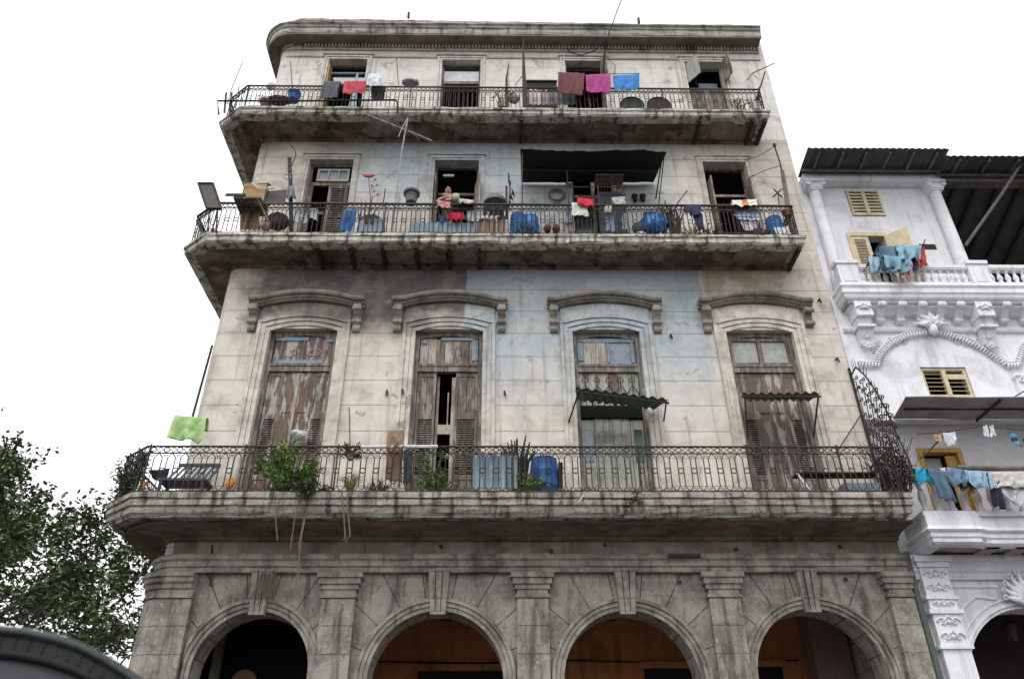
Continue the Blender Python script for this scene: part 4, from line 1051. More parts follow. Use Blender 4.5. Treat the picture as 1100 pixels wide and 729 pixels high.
# ================================================================== THINGS ON THE BALCONIES
Y1, Y2, Y3 = -1.13, -.92, -.92
cm = {}
def col(c, rough=.85, var=.3, sc=5):
    k = tuple(c)+(rough,)
    if k not in cm: cm[k] = plain('cloth_%02d' % len(cm), c, rough, var, scale=sc)
    return cm[k]
def stripes(name, cs, axis, freq, rough=.9):
    g = G(name, rough); v = {'x': g.X, 'z': g.Z}[axis]; f = g.ma('FRACT', g.ma('MULTIPLY', v, freq)); c = cs[0]
    for i, k in enumerate(cs[1:], 1): c = g.mix(g.ma('GREATER_THAN', f, i/len(cs)), c, k)
    return g.out(c)
def cloth(name, label, cat, quad, Y, mat, amp=.04, folds=3, back=.45, group=None, rag=.02, ph=None):
    """cloth hung over a rail or line: corners tl,tr,br,bl in the photograph, real drape behind"""
    tl, tr, br, bl = [at(px, py, Y) for px, py in quad]; ph = rnd(0, 9) if ph is None else ph
    def f(u, v):
        if v < .25 and back:
            t = (.25-v)/.25; top = tl.lerp(tr, u); bot = bl.lerp(br, u); p = top.lerp(bot, t*back); p = p+Vector((0, .09+.02*math.sin(u*7+ph), 0)); t2 = 1-t
            if v > .2: p = top+Vector((0, .045, .012))
            return p
        t = (v-.25)/.75 if back else v
        top = tl.lerp(tr, u); bot = bl.lerp(br, u); p = top.lerp(bot, t)
        k = t**.6
        p = p+Vector((.03*nz(u*3, t*3, ph)*k, -.035*k*nz(u*6+t*1.5, t*2.2, ph+3)-.02*nz(u*11, t*4, ph) -.03-amp*k*(.5+.5*math.sin(u*folds*6.28+ph+1.6*nz(u*2, t*2.5, ph))), rag*1.8*nz(u*4, ph, 0)*t*2-.02*math.sin(u*3.14)*(0 if back else 1)))
        return p
    o = MB().sheet(f, 22, 22).build(name, mat, smooth=True, solid=.008)
    return tag(o, label, cat, group)
def lump(name, label, cat, c, rx, ry, rz, mat, seed=0, rough=.35, group=None):
    """crumpled bundle"""
    mb = MB(); n, k = 20, 12; c = Vector(c)
    def f(u, v):
        a, b = u*2*math.pi, -math.pi/2+v*math.pi
        d = Vector((math.cos(a)*math.cos(b), math.sin(a)*math.cos(b), math.sin(b)))
        s = 1+rough*noise.noise(d*2.2+Vector((seed,0,0)))+.5*rough*noise.noise(d*5+Vector((seed,3,0)))
        return c+Vector((d.x*rx*s, d.y*ry*s, d.z*rz*s))
    mb.sheet(f, n, k); o = mb.build(name, mat, smooth=True)
    return tag(o, label, cat, group)
def barrel(name, label, x, y, zf, zt, r, mat, group=None, lid=None, tilt=0):
    h = zt-zf; t = thing(name, label, 'barrel', (x,y,zf), group)
    pr = [(r*.9,0),(r*.95,.03),(r*.97,h*.28),(r*1.02,h*.30),(r*1.02,h*.33),(r,h*.36),(r,h*.62),(r*1.03,h*.64),(r*1.03,h*.67),(r*.98,h*.7),(r*.94,h*.92),(r*.86,h*.97),(r*.86,h-.02)]
    MB().lathe([(a, zf+b) for a, b in pr], (x,y,0), 20).build('drum_body', mat, t, smooth=True)
    MB().lathe([(r*.9,zf+h-.045),(r*.9,zf+h),(r*.2,zf+h+.005)], (x,y,0), 20).build('rim', lid or mat, t)
    return t
def leafmat(name, a, b, c=None):
    g = G(name, .6, 0, .35); k = g.mix(g.isl, a, b); 
    if c: k = g.mix(g.mr(g.noise(3, 3), .55, .7), k, c)
    g.b.inputs['Transmission Weight'].default_value = 0
    return g.out(k)
M['leaf'] = leafmat('leaf_green', (.06,.125,.022), (.165,.25,.055))
M['leaf_dark'] = leafmat('leaf_dark_green', (.028,.05,.018), (.065,.095,.032))
M['leaf_yellow'] = leafmat('leaf_yellow_green', (.14,.17,.04), (.22,.22,.06))
M['leaf_dry'] = leafmat('leaf_dry', (.05,.045,.03), (.10,.085,.05), (.05,.07,.03))
M['twig'] = plain('twig_bark', (.07,.058,.045), .9)
M['dryroot'] = plain('dry_root', (.19,.155,.11), .9)
def rdir(up=0.0):
    while True:
        v = Vector((rnd(-1,1), rnd(-1,1), rnd(-1,1)))
        if .05 < v.length < 1: v.normalize(); v.z += up; return v.normalized()
def bush(name, label, cat, c, rx, ry, rz, n, L, mat, stems=8, group=None, pot=None, zf=None, twig='twig', droop=0.0):
    """plant: stems that fork from the base with leaves along them"""
    c = Vector(c); base = Vector((c.x, c.y, c.z-rz if zf is None else zf)); t = thing(name, label, cat, base, group)
    st, lf = MB(), MB(); per = max(3, n//stems)
    for s in range(stems):
        d = rdir(.25); tip = c+Vector((d.x*rx, d.y*ry, d.z*rz)); mid = base.lerp(tip, .5)+Vector((rnd(-.1,.1)*rx, rnd(-.1,.1)*ry, rz*.2))
        st.tube([base, mid, tip], [.012,.009,.004], 4)
        for i in range(per):
            k = rnd(.25, 1.05)
            q = base.lerp(mid, k*2) if k < .5 else mid.lerp(tip, k*2-1)
            q = q+rdir()*rnd(0, .33)*min(rx, rz); dd = (rdir(.2-droop)+(tip-mid).normalized()*.6)
            lf.leaf(q, dd, rdir(.6), L*rnd(.7,1.3), L*rnd(.35,.55))
    st.build('stem', twig, t); lf.build('foliage', mat, t, fixn=False)
    if pot:
        r, h, pm = pot; MB().lathe([(r*.7,0),(r,h*.85),(r*1.1,h*.86),(r*1.1,h),(r*.9,h),(r*.85,h*.9)], base, 14).build('pot', pm, t)
    return t
def rod(name, label, cat, pts, Y, r, mat='iron', group=None):
    return tag(MB().tube([at(px, py, Y if not isinstance(Y, (list, tuple)) else Y[i]) for i, (px, py) in enumerate(pts)], r, 6).build(name, mat), label, cat, group)
def corrug(name, label, quad, Y, mat, waves, amp=.02, lean=.1, cat='sheet', group=None):
    tl, tr, br, bl = [at(px, py, Y) for px, py in quad]
    def f(u, v):
        p = tl.lerp(tr, u).lerp(bl.lerp(br, u), v); return p+Vector((0, amp*math.sin(u*waves*6.283)-lean*v, .012*nz(u*5, v, waves)))
    return tag(MB().slab(f, waves*8, 3, (0,.012,0)).build(name, mat, smooth=False), label, cat, group)
M['bluedrum'] = weathered('blue_plastic', (.025,.10,.30), (.03,.12,.34), (.05,.07,.12), .3, 3, rough=.5, bump=.1)
M['bluedrum2'] = weathered('bright_blue_plastic', (.02,.15,.48), (.03,.18,.50), (.05,.09,.18), .25, 3, rough=.5, bump=.1)
M['asb'] = weathered('pale_blue_corrugated', (.34,.44,.48), (.27,.36,.41), (.10,.11,.11), .35, 3)
M['terra'] = weathered('terracotta_sheet', (.42,.26,.19), (.34,.22,.17), (.12,.09,.07), .35, 3)
M['greysheet'] = weathered('grey_corrugated', (.27,.29,.31), (.2,.22,.24), (.07,.07,.07), .4, 3)
M['white'] = col((.78,.78,.78)); M['steel'] = plain('dull_aluminium', (.45,.45,.46), .45, .15, .7)
M['clay'] = plain('clay_pot', (.20,.085,.05)); M['blackboard'] = plain('black_board', (.028,.027,.026), .6)
M['card'] = plain('cardboard', (.42,.27,.15), .9, .2)

# ---------------- lower balcony
cloth('green_towel', 'lime green towel hung over the lower balcony rail at its left end', 'towel', [(189,446),(223,449),(220,476),(182,473)], Y1, col((.38,.56,.24)), .13, 2)
q0, q1 = at(190,498,-.35), at(232,527,-.35)
ch = thing('slatted_chair', 'dark blue grey slatted chair behind the lower balcony rail', 'chair', (q0.x+.4,-.6,ZF1))
mb = MB()
zt = q0.z; xw = q1.x-q0.x
for i in range(8): mb.bar((q0.x+.10+xw*.86*i/7, -.35, zt-.06), (q0.x+xw*.9*i/7, -.75, ZF1+.38), .055, .02)
mb.bar((q0.x+.06,-.35,zt-.03),(q1.x-.02,-.35,zt-.03), .06); mb.build('backrest', col((.075,.095,.12), .5), ch)
mb = MB(); mb.box(q0.x-.02, q1.x, -1.02, -.55, ZF1+.34, ZF1+.39); mb.build('seat', col((.075,.095,.12), .5), ch)
for x in (q0.x+.04, q1.x-.06):
    for y in (-.98,-.6): MB().bar((x,y,ZF1+.0),(x,y,ZF1+.34), .05).build('leg', col((.06,.07,.09), .5), ch)
bush('dry_vine', 'dry tangled vine smothering the left corner railing of the lower balcony', 'vine', (-7.64,-.86,7.78), .3, .3, .52, 1300, .075, 'leaf_dry', 60, zf=7.3, droop=.6)
bush('leafy_weed', 'olive weed beside the dark cloth at the left corner railing', 'plant', at(150,503,-1.0), .22, .15, .42, 220, .085, 'leaf_dark', 10, zf=7.38)
cloth('dark_cloth', 'dark purple cloth dangling near the left end of the lower balcony rail', 'cloth', [(150,480),(156,486),(161,500),(146,500)], -.95, col((.05,.04,.07)), .03, 1, 0)
cloth('black_cloth', 'small black cloth on the line left of the slatted chair', 'cloth', [(160,505),(183,503),(180,520),(166,516)], -.85, col((.03,.025,.04)), .05, 2, 0)
q = at(152,526,-1.02); tag(MB().lathe([(.05,0),(.065,.15),(.07,.16),(.05,.16)], q, 10).build('orange_cup', col((.75,.30,.03), .5)), 'orange plastic cup at the left corner of the lower balcony', 'cup')
q = at(246,524,-1.02); lump('orange_bag', 'crumpled orange plastic bag behind the lower rail by the bush', 'bag', q+Vector((0,0,.1)), .09, .06, .12, col((.70,.28,.04), .5), 3)
bush('flowering_bush', 'large bright green bush growing over the lower balcony rail', 'bush', at(308,502,-1.0), .6, .36, .52, 1700, .115, 'leaf', 22, zf=7.4)
bush('trailing_bush', 'darker green plant spilling over the edge below the big bush', 'bush', at(332,520,-1.22), .4, .22, .32, 600, .09, 'leaf_dark', 18, zf=7.3, droop=.5)
rt_ = MB()
for px, pts in ((0, [(318,528),(324,545),(326,560),(321,585),(322,600),(321,622)]), (1, [(322,532),(316,560),(312,590)]), (2, [(300,535),(296,555),(298,580)]), (3, [(330,545),(324,575),(320,610),(317,640)])):
    rt_.tube([at(a, b, -1.3+.06*i) for i, (a, b) in enumerate(pts)], .012, 4)
tag(rt_.build('hanging_roots', 'dryroot'), 'pale dry roots hanging below the big green bush', 'roots')
rt_ = MB()
for pts in ([(367,527),(369,550),(371,578),(369,580)], [(373,528),(374,552),(376,575),(371,582)]): rt_.tube([at(a, b, -1.3+.03*i) for i, (a, b) in enumerate(pts)], .014, 4)
tag(rt_.build('hanging_roots', 'dryroot'), 'pair of short pale roots hanging below the spiky grass plant', 'roots')
mb = MB()
for i in range(26):
    a0 = at(288+rnd(-7,9), 612, -.24); z = a0.z-rnd(.0,.1); mb.tube([Vector((a0.x,-.24,z)), Vector((a0.x+rnd(-.1,.1),-.27,z-rnd(.2,.35))), Vector((a0.x+rnd(-.16,.16),-.24,z-rnd(.4,.62)))], .008, 4)
tag(mb.build('root_clump', plain('brown_roots', (.16,.135,.10))), 'matted brown roots hanging over the keystone of the leftmost arch', 'roots')
q = at(322,468,-.75); dsh = MB()
def fd_(u, v):
    a = u*6.283; r = .17*v*(1+.12*math.sin(3*a)); return q+Vector((r*math.cos(a), -.05-.12*(1-v*v)+.05*math.sin(2*a)*v, r*.72*math.sin(a)))
tag(dsh.sheet(fd_, 24, 6).build('bent_dish', col((.52,.53,.55), .5), smooth=True, solid=.01), 'bent whitish metal dish standing above the green bush', 'dish')
mb = MB(); q = at(377,488,-1.0)
bush('hanging_plant', 'small dark plant in a pot hung on the lower rail right of the big bush', 'plant', q+Vector((0,0,.05)), .3, .16, .18, 260, .07, 'leaf_dark', 12, zf=q.z-.12, pot=(.09,.12,col((.5,.5,.5))))
def spiky(name, label, x, y, zf, h, n, mat, spread=.35, w=.035, pot=None):
    t = thing(name, label, 'plant', (x,y,zf)); mb = MB()
    for i in range(n):
        a = rnd(0, 6.283); s = rnd(.3,1)*spread; p0 = Vector((x+.03*math.cos(a), y+.03*math.sin(a), zf)); p1 = p0+Vector((math.cos(a)*s*.5, math.sin(a)*s*.3, h*rnd(.5,.8))); p2 = p1+Vector((math.cos(a)*s*.6, math.sin(a)*s*.3, h*rnd(-.1,.3)))
        sd = Vector((-math.sin(a), math.cos(a), 0))*w/2; o = len(mb.v)
        mb.v += [p0-sd, p0+sd, p1+sd, p1-sd, p2]; mb.f += [(o,o+1,o+2,o+3), (o+3,o+2,o+4)]
    mb.build('foliage', mat, t, fixn=False)
    if pot: MB().lathe([(pot*.7,0),(pot,pot*1.5),(pot*1.1,pot*1.55),(pot*.85,pot*1.6)], (x,y,zf-.05), 12).build('pot', 'clay', t)
    return t
q = at(376,526,-1.06); spiky('spiky_grass', 'spiky pale green grass plant behind the lower rail', q.x, -1.06, 7.42, .45, 110, 'leaf_yellow', .34, .014)
q = at(404,526,-1.05); bush('small_shrub', 'low dark shrub between the spiky grass and the brown cloth', 'plant', at(405,522,-1.0), .28, .16, .14, 220, .07, 'leaf_dark', 10, zf=7.4)
cloth('brown_shorts', 'brown shorts hung on the lower rail left of the open door', 'shorts', [(417,462),(434,462),(434,480),(415,480)], -1.2, col((.30,.205,.15)), .03, 2, .4)
cloth('brown_blanket', 'long faded brown blanket hanging behind the lower rail', 'blanket', [(416,481),(433,481),(432,518),(414,518)], -.85, col((.26,.17,.13)), .05, 2, .3)
cloth('grey_blanket', 'narrow dark grey blanket beside the faded brown one', 'blanket', [(434,482),(443,482),(442,520),(433,520)], -.83, col((.10,.10,.105)), .04, 1, .3)
rod('white_pipe', 'white pipe lying along the lower balcony rail', 'pipe', [(388,480),(430,479.5),(470,479.5)], -1.2, .035, col((.75,.75,.73)))
bush('leggy_plant', 'thin light green plant climbing the lower rail before the open door', 'plant', at(465,505,-1.0), .34, .2, .5, 260, .085, 'leaf', 12, zf=7.42)
bush('leafy_plant', 'bushy green plant at the foot of the open door', 'plant', at(470,518,-1.02), .42, .2, .24, 420, .085, 'leaf', 14, zf=7.42)
q = at(481,490,-1.0); tag(MB().lathe([(.002,-.06),(.05,-.02),(.05,.03),(.002,.06)], q, 12).build('lamp_bulb', col((.85,.85,.85), .4)), 'small white bulb hanging before the open door of the lower balcony', 'bulb')
corrug('corrugated_sheet', 'pale blue corrugated panel standing against the lower balcony rail', [(508,487),(556,488),(556,526),(508,525)], -1.02, 'asb', 4, .06, .03)
bk = MB()
q = at(557,490,-.8)
for i in range(26):
    a = rnd(-1,1); bk.tube([Vector((q.x+a*.1, -.8, 7.45)), Vector((q.x+a*.22, -.8+rnd(-.1,.1), 8.1+rnd(0,.2))), Vector((q.x+a*.42+rnd(-.05,.05), -.8+rnd(-.1,.1), 8.35+rnd(0,.55)*(1-.5*abs(a))))], [.045,.04,.012], 5)
tag(bk.build('cactus', plain('blackish_cactus', (.022,.027,.022), .8)), 'tall blackish finger cactus beside the blue barrel', 'cactus')
rod('white_pole', 'thin white pole leaning on the wall behind the cactus', 'pole', [(563,416),(566,500)], -.35, .025, col((.62,.62,.6)))
q = at(585,488,-1.08); barrel('blue_barrel', 'large dark blue plastic barrel on the lower balcony', q.x, -.78, ZF1, q.z, .3, 'bluedrum')
rod('black_canister', 'slim black canister right of the dark blue barrel', 'canister', [(602,497),(602,526)], -.9, .05, 'dark')
bush('bright_weed', 'bright green plant at the foot of the dark blue barrel', 'plant', at(568,519,-1.06), .33, .14, .2, 330, .09, 'leaf', 14, zf=7.4)
bush('ledge_weed', 'small grey green weed on the lower balcony edge under the green awning', 'weed', at(684,536,-1.25), .22, .1, .18, 170, .06, 'leaf_dark', 12, zf=7.26)
bush('ledge_weed', 'yellow green moss tuft at the right end of the lower balcony edge', 'weed', at(949,541,-1.25), .1, .05, .12, 90, .04, 'leaf_yellow', 8, zf=7.1)
mb = MB()
for i in range(14):
    q = at(612+rnd(-9,30), 526+rnd(-2,1.5), -1.0); mb.bar(q, q+Vector((rnd(-.12,.12), rnd(-.1,.1), rnd(-.02,.09))), rnd(.015,.03))
tag(mb.build('scrap_pile', plain('scrap_wood', (.30,.23,.15))), 'little pile of broken sticks right of the dark blue barrel', 'debris')
q = at(624,534,-1.24); tag(MB().tube([at(628,528,-1.2), at(626,533,-1.26), at(621,540,-1.27)], .014, 5).build('rag_strip', col((.6,.58,.52))), 'pale strip of rag hanging over the edge under the stick pile', 'rag')
tb = thing('folding_table', 'white framed folding table leaning behind the lower rail under the grey awning', 'table', at(900,526,-.7))
a, b = at(856,508,-.7), at(943,507,-.7)
MB().slab(lambda u, v: (a.x+(b.x-a.x)*u, -.7+.3*v, a.z+.0*v), 2, 2, (0,0,.03)).build('tabletop', 'dark', tb)
for x, dx in ((a.x,.25),(b.x-.02,-.1)): MB().bar((x,-.7,a.z),(x+dx,-.8,ZF1+.02), .035).build('leg', 'white', tb)
a, b = at(905,519,-.95), at(944,526,-.95)
tag(MB().box(a.x, b.x, -.98, -.7, ZF1+.01, a.z).build('storage_box', col((.20,.25,.31))), 'low blue grey box beside the leaning table', 'box')
mb = MB(); q = at(962,505,-.9)
for i in range(60):
    p = Vector((q.x-.1+rnd(-.15,.2), -.9+rnd(-.25,.2), 7.4)); d = Vector((rnd(-.55,.55), rnd(-.3,.3), rnd(.4,1.35))); m_ = p+d*.55+Vector((rnd(-.12,.12), rnd(-.1,.1), 0)); mb.tube([p, m_, p+d], [.014,.01,.004], 4); mb.tube([m_, m_+Vector((rnd(-.25,.25), rnd(-.2,.2), rnd(.05,.35)))], [.008,.003], 4)
tag(mb.build('dead_bush', plain('black_twigs', (.03,.026,.024))), 'dead black bush tangled in the iron fan divider', 'bush')

# awnings over the lower doors
def tin_awning(label, wl, wr, fl, fr_, mat, waves, feet):
    t = thing('tin_awning', label, 'awning', ((fl.x+fr_.x)/2,fl.y,fl.z-.6), 'small corrugated awnings over the tall doors')
    f = lambda u, v: wl.lerp(wr, u).lerp(fl.lerp(fr_, u), v)+Vector((0, 0, .03*math.sin(u*waves*6.283)+.015*nz(u*3, v*2, fl.x)))
    MB().slab(f, waves*8, 6, (0,0,.014)).build('sheet', mat, t)
    e = Vector((0,.06,-.055)); MB().bar(fl+e, fr_+e, .04).build('crossbar', 'iron', t)
    for p_, q_ in zip((fl.lerp(fr_, .04), fl.lerp(fr_, .97)), feet): MB().bar(p_+e, q_, .03).build('bracket', 'iron', t)
    return t
M['tin_green'] = weathered('green_corrugated_tin', (.12,.175,.145), (.09,.115,.10), (.2,.23,.20), .5, 4, False)
M['tin_grey'] = weathered('grey_corrugated_tin', (.22,.21,.195), (.15,.14,.13), (.07,.06,.05), .5, 4, False)
tin_awning('green corrugated tin awning tilted over the third tall door', at(621,430,-.1), at(704,439,-.1), at(618,416,-.75), at(719,429,-.75), 'tin_green', 10, (at(611,453,-.06), at(713,452,-.06)))
tin_awning('grey corrugated tin awning over the rightmost tall door', at(800,430,-.1), at(870,430,-.1), at(797,422,-.85), at(882,422,-.85), 'tin_grey', 9, (at(803,470,-.06), at(874,469,-.06)))

# ---------------- middle balcony
bb = thing('black_awning', 'large black sheet awning sagging over the third window of the middle balcony', 'awning', (2.5,-.9,16.2))
aw0, aw1, aw2, aw3 = at(560,196,-.05), at(702,196,-.05), at(559,160,-1.3), at(716,164,-1.3)
def fb(u, v):
    p = aw0.lerp(aw1, u).lerp(aw2.lerp(aw3, u), v)
    return p+Vector((0, 0, .05*math.sin(u*9)*v*.4+.03*nz(u*9, v*3, 2)+.03*nz(u*22, 0, 4)*v-.05*math.sin(u*3.14*2)*v))
MB().slab(fb, 60, 10, (0,0,.015)).build('sheet', plain('black_tarpaper', (.018,.018,.018), .85), bb)
MB().bar((aw3.x-.1,-1.2,aw3.z-.05),(aw1.x,-.05,16.3), .03).build('bracket', 'iron', bb); MB().bar((aw2.x+.05,-1.2,aw2.z-.05),(aw2.x+.03,-.95,ZF2+.4), .03).build('post', 'rust', bb)
MB().bar((aw2.x+.1,-.6,(aw0.z+aw2.z)/2-.06),(aw3.x-.1,-.6,(aw1.z+aw3.z)/2-.06), .05).build('crossbar', 'iron', bb); MB().bar((aw3.x-.05,-1.2,aw3.z-.05),(aw1.x+.05,-.05,16.05), .022).build('bracket', 'iron', bb)
fr = thing('pipe_frame', 'rusty pipe clothes frame standing under the black awning', 'frame', (2.4,-.75,ZF2))
a, b = at(604,180,-.75), at(670,201,-.75)
for px, py in ((609,184),(668,199),(642,199)): 
    q = at(px, py, -.75); MB().bar((q.x,-.75,ZF2),(q.x,-.75,q.z), .035).build('upright', 'iron', fr)
p0, p1_ = at(609,201,-.75), at(675,201,-.75); MB().bar(p0, p1_, .022).build('crossbar', 'iron', fr)
q0, q1 = at(641,189,-.5), at(669,189,-.5)
cg = thing('wire_cage', 'tall wire mesh cage behind the rail under the black awning', 'cage', ((q0.x+q1.x)/2,-.4,ZF2))
mb = MB()
for i in range(9): x = q0.x+(q1.x-q0.x)*i/8; mb.bar((x,-.5,ZF2+.02),(x,-.5,q0.z), .012)
for i in range(8): z = ZF2+.1+(q0.z-ZF2-.1)*i/7; mb.bar((q0.x,-.5,z),(q1.x,-.5,z), .012); mb.bar((q1.x,-.5,z),(q1.x,-.2,z), .012)
mb.build('mesh', 'rust', cg); MB().box(q0.x-.03, q1.x+.03, -.53, -.15, q0.z, q0.z+.05).build('cage_top', 'wood_grey', cg)
MB().box(q0.x+.02, q1.x-.02, -.2, -.17, ZF2+.02, q0.z-.3).build('cage_back', col((.10,.13,.16)), cg)
q = at(598,209,-.09); mb = MB()
for i in range(6): mb.ring(q+Vector((rnd(-.012,.012), .03-.02*i*.5, rnd(-.015,.015))), .23-.006*i, .016, n=22, k=5)
tag(mb.build('hose_coil', plain('grey_hose', (.16,.16,.15))), 'coiled grey hose hung on the wall left of the black awning posts', 'hose')
for px, lab in ((682,'left black flowerpot hung on the wall under the black awning end'),(690.5,'right black flowerpot hung on the wall under the black awning end')):
    q = at(px, 213, -.1); mb = MB().lathe([(.05,-.1),(.08,.05),(.09,.06),(.09,.1),(.05,.1)], q, 10); mb.ring(q+Vector((0,.02,.14)), .05, .01, n=8)
    tag(mb.build('wall_pot', col((.02,.02,.02))), lab, 'pot', 'black pots on the wall')
cloth('red_cloth', 'bright red cloth on the rail beneath the black awning', 'cloth', [(620,213),(637,215),(638,223),(620,222)], -1.02, col((.62,.03,.05)), .04, 2, .4)
cloth('white_cloth', 'white cloth hanging below the bright red one', 'cloth', [(614,218),(631,220),(632,234),(614,232)], -.96, col((.72,.72,.66)), .02, 2, .4)
cloth('grey_towel', 'pale grey cloth on the frame right of the bright red cloth', 'cloth', [(657,213),(671,212),(672,222),(659,223)], -.8, col((.48,.47,.45)), .05, 2, .3)
for i, (quad, Y, c, lab, nm, ct) in enumerate([
    ([(608,227),(613,227),(613,241),(607,241)], -.8, (.34,.40,.50), 'narrow pale blue cloth left of the white cloth behind the middle rail', 'pale_cloth', 'cloth'),
    ([(650,229),(661,229),(660,250),(650,250)], -.78, (.30,.36,.48), 'blue grey trousers hanging under the wire cage', 'trousers', 'trousers'),
    ([(668,230),(674,230),(674,248),(668,248)], -.78, (.36,.50,.46), 'narrow pale green cloth right of the blue grey trousers', 'green_cloth', 'cloth'),
    ([(649,221),(657,221),(657,229),(649,229)], -.9, (.45,.40,.34), 'small beige cloth on the rail under the wire cage', 'beige_cloth', 'cloth'),
    ([(604,238),(618,238),(617,250),(604,250)], -.75, (.36,.35,.33), 'grey cloth low behind the rail below the white one', 'low_cloth', 'cloth')]):
    cloth(nm, lab, ct, quad, Y, col(c), .03, 2, .3)
cloth('blue_cloth_strip', 'pale cyan shirt behind the rail left of the blue tarpaulin bundle', 'shirt', [(585,228),(597,228),(598,246),(585,246)], -.7, col((.50,.56,.62)), .04, 2, .3)
for px, py, lab in ((588,246,'left brown shoe drying on the middle balcony edge'),(597,246,'right brown shoe drying on the middle balcony edge')):
    q = at(px, py, -.85); lump('shoe', lab, 'shoe', (q.x,-.85,q.z), .09, .13, .13, col((.12,.06,.045)), px, .2)
q = at(559,227,-.8); barrel('blue_drum', 'left blue plastic drum of the pair by the spindly plant', q.x-.05, -.6, ZF2, q.z, .22, 'bluedrum2', 'blue drums on the middle balcony')
q = at(569,226,-1.0); barrel('blue_drum', 'right blue plastic drum of the pair left of the black awning', q.x+.02, -.68, ZF2, q.z, .23, 'bluedrum2', 'blue drums on the middle balcony')
bush('ledge_weed', 'ragged green weed on the edge below the pair of blue drums', 'weed', at(564,247,-1.0), .42, .1, .36, 280, .07, 'leaf_dark', 16, zf=14.1)
lump('blue_tarp', 'crumpled bright blue tarpaulin bundle right of the black awning', 'tarpaulin', at(703,240,-.72), .33, .2, .33, 'bluedrum2', 4, .45)
lump('grey_sack', 'dark grey sack beside the blue tarpaulin bundle', 'sack', at(686,245,-.8), .17, .12, .16, col((.10,.11,.13)), 6, .25)
lump('white_bag', 'small white bag in front of the dark grey sack', 'bag', at(689,251,-.86), .12, .05, .06, col((.65,.65,.65)), 8, .3)
bush('potted_plant', 'leafy green plant behind the blue tarpaulin bundle', 'plant', at(711,231,-.62), .22, .16, .25, 220, .08, 'leaf', 12, zf=ZF2+.1, pot=(.13,.2,'clay'))
mb = MB(); q = at(722,232,-.8)
for i in range(22):
    a = rnd(-1,1); mb.tube([Vector((q.x+a*.14, -.8, ZF2+.03)), Vector((q.x+a*.17+rnd(-.08,.08), -.8+rnd(-.12,.12), ZF2+.5)), Vector((q.x+a*.3+rnd(-.08,.1), -.8+rnd(-.12,.12), ZF2+.75+rnd(0,.55)))], [.03,.026,.014], 5)
tag(mb.build('stick_bundle', 'twig'), 'bundle of dark sticks standing right of the blue tarpaulin', 'sticks')
rod('long_stick', 'long wooden stick slanting up from the dark stick bundle', 'stick', [(738,205),(728,218),(722,228)], -.8, .022, 'wood_grey')
cloth('navy_trousers', 'navy blue trousers hung over the middle rail left of the dark doorway', 'trousers', [(735,221),(753,222),(752,233),(736,232)], -1.0, col((.035,.03,.085)), .07, 2, .4)
cloth('navy_sleeve', 'navy blue shirt dangling below the navy trousers', 'shirt', [(742,228),(754,230),(756,247),(750,248)], -.97, col((.04,.035,.09)), .05, 1, 0)
bush('ledge_weed', 'green weed on the edge below the dark sticks', 'weed', at(736,253,-.98), .24, .1, .12, 150, .07, 'leaf', 10, zf=14.15)
bush('flower_pot', 'yellow green flowering plant under the navy trousers', 'plant', at(744,247,-.8), .3, .12, .15, 200, .07, 'leaf_yellow', 10, zf=14.2)
bush('ledge_weed', 'straggly dark weed on the edge left of the dark doorway', 'weed', at(763,249,-.96), .42, .12, .26, 260, .07, 'leaf_dark', 14, zf=14.18)
bush('ledge_weed', 'small dark weed on the edge below the patterned towels', 'weed', at(820,251,-.96), .32, .08, .16, 170, .06, 'leaf_dark', 10, zf=14.18)
cloth('striped_towel', 'white towel with orange stripe hung on the middle rail at the right doorway', 'towel', [(786,216),(813,215),(813,222),(786,222)], -.98, stripes('white_orange_stripes', [(.75,.75,.72),(.75,.75,.72),(.72,.27,.08),(.75,.75,.72)], 'x', 1.7), .02, 2, .3)
cloth('patterned_towel', 'cyan and purple patterned towel behind the right end of the middle rail', 'towel', [(789,226),(816,228),(815,239),(791,237)], -.85, stripes('cyan_purple_stripes', [(.25,.48,.60),(.55,.60,.65),(.30,.16,.34),(.35,.52,.62)], 'z', 4.2), .03, 2, .3)
cloth('white_towel', 'white towel below the cyan and purple patterned one', 'towel', [(794,237),(815,239),(812,247),(799,249)], -.82, col((.68,.66,.68)), .04, 2, 0)
q = at(833,230,-.84); barrel('blue_drum', 'rightmost blue plastic drum by the grey plank on the middle balcony', q.x, -.62, ZF2, q.z, .22, 'bluedrum2', 'blue drums on the middle balcony')
cloth('scalloped_cloth', 'white scalloped cloth before the rightmost blue drum', 'cloth', [(831,245),(846,244),(849,252),(832,252)], -.86, col((.72,.70,.72)), .04, 4, 0)
a, b = at(840,183,-.5), at(846,222,-.5)
tag(MB().prism([(a.x-.04,-.5,a.z),(a.x+.06,-.5,a.z+.02),(b.x+.0,-.5,ZF2),(b.x-.16,-.5,ZF2)], (0,.03,0)).build('grey_plank', 'beam'), 'upright grey plank at the right end of the middle balcony', 'plank')
q = at(845,229,-.85); tag(MB().lathe([(.08,-.1),(.11,.02),(.12,.03),(.12,.07),(.08,.07)], q, 12).build('clay_pot', 'clay'), 'clay pot on the right corner of the middle rail', 'pot')
ant = thing('tv_antenna', 'thin dark rod antenna on the wall at the right end of the middle balcony', 'antenna', at(842,190,-.3))
MB().tube([at(832,157,-.3), at(838,175,-.3), at(843,200,-.3)], .022, 5).build('mast', 'iron', ant); q = at(832,156,-.3); MB().lathe([(.03,-.08),(.05,0),(.02,.08)], q, 8).build('mast_cap', 'iron', ant)
an2 = thing('cross_antenna', 'small black cross shaped antenna left of the grey plank', 'antenna', at(836,222,-.4))
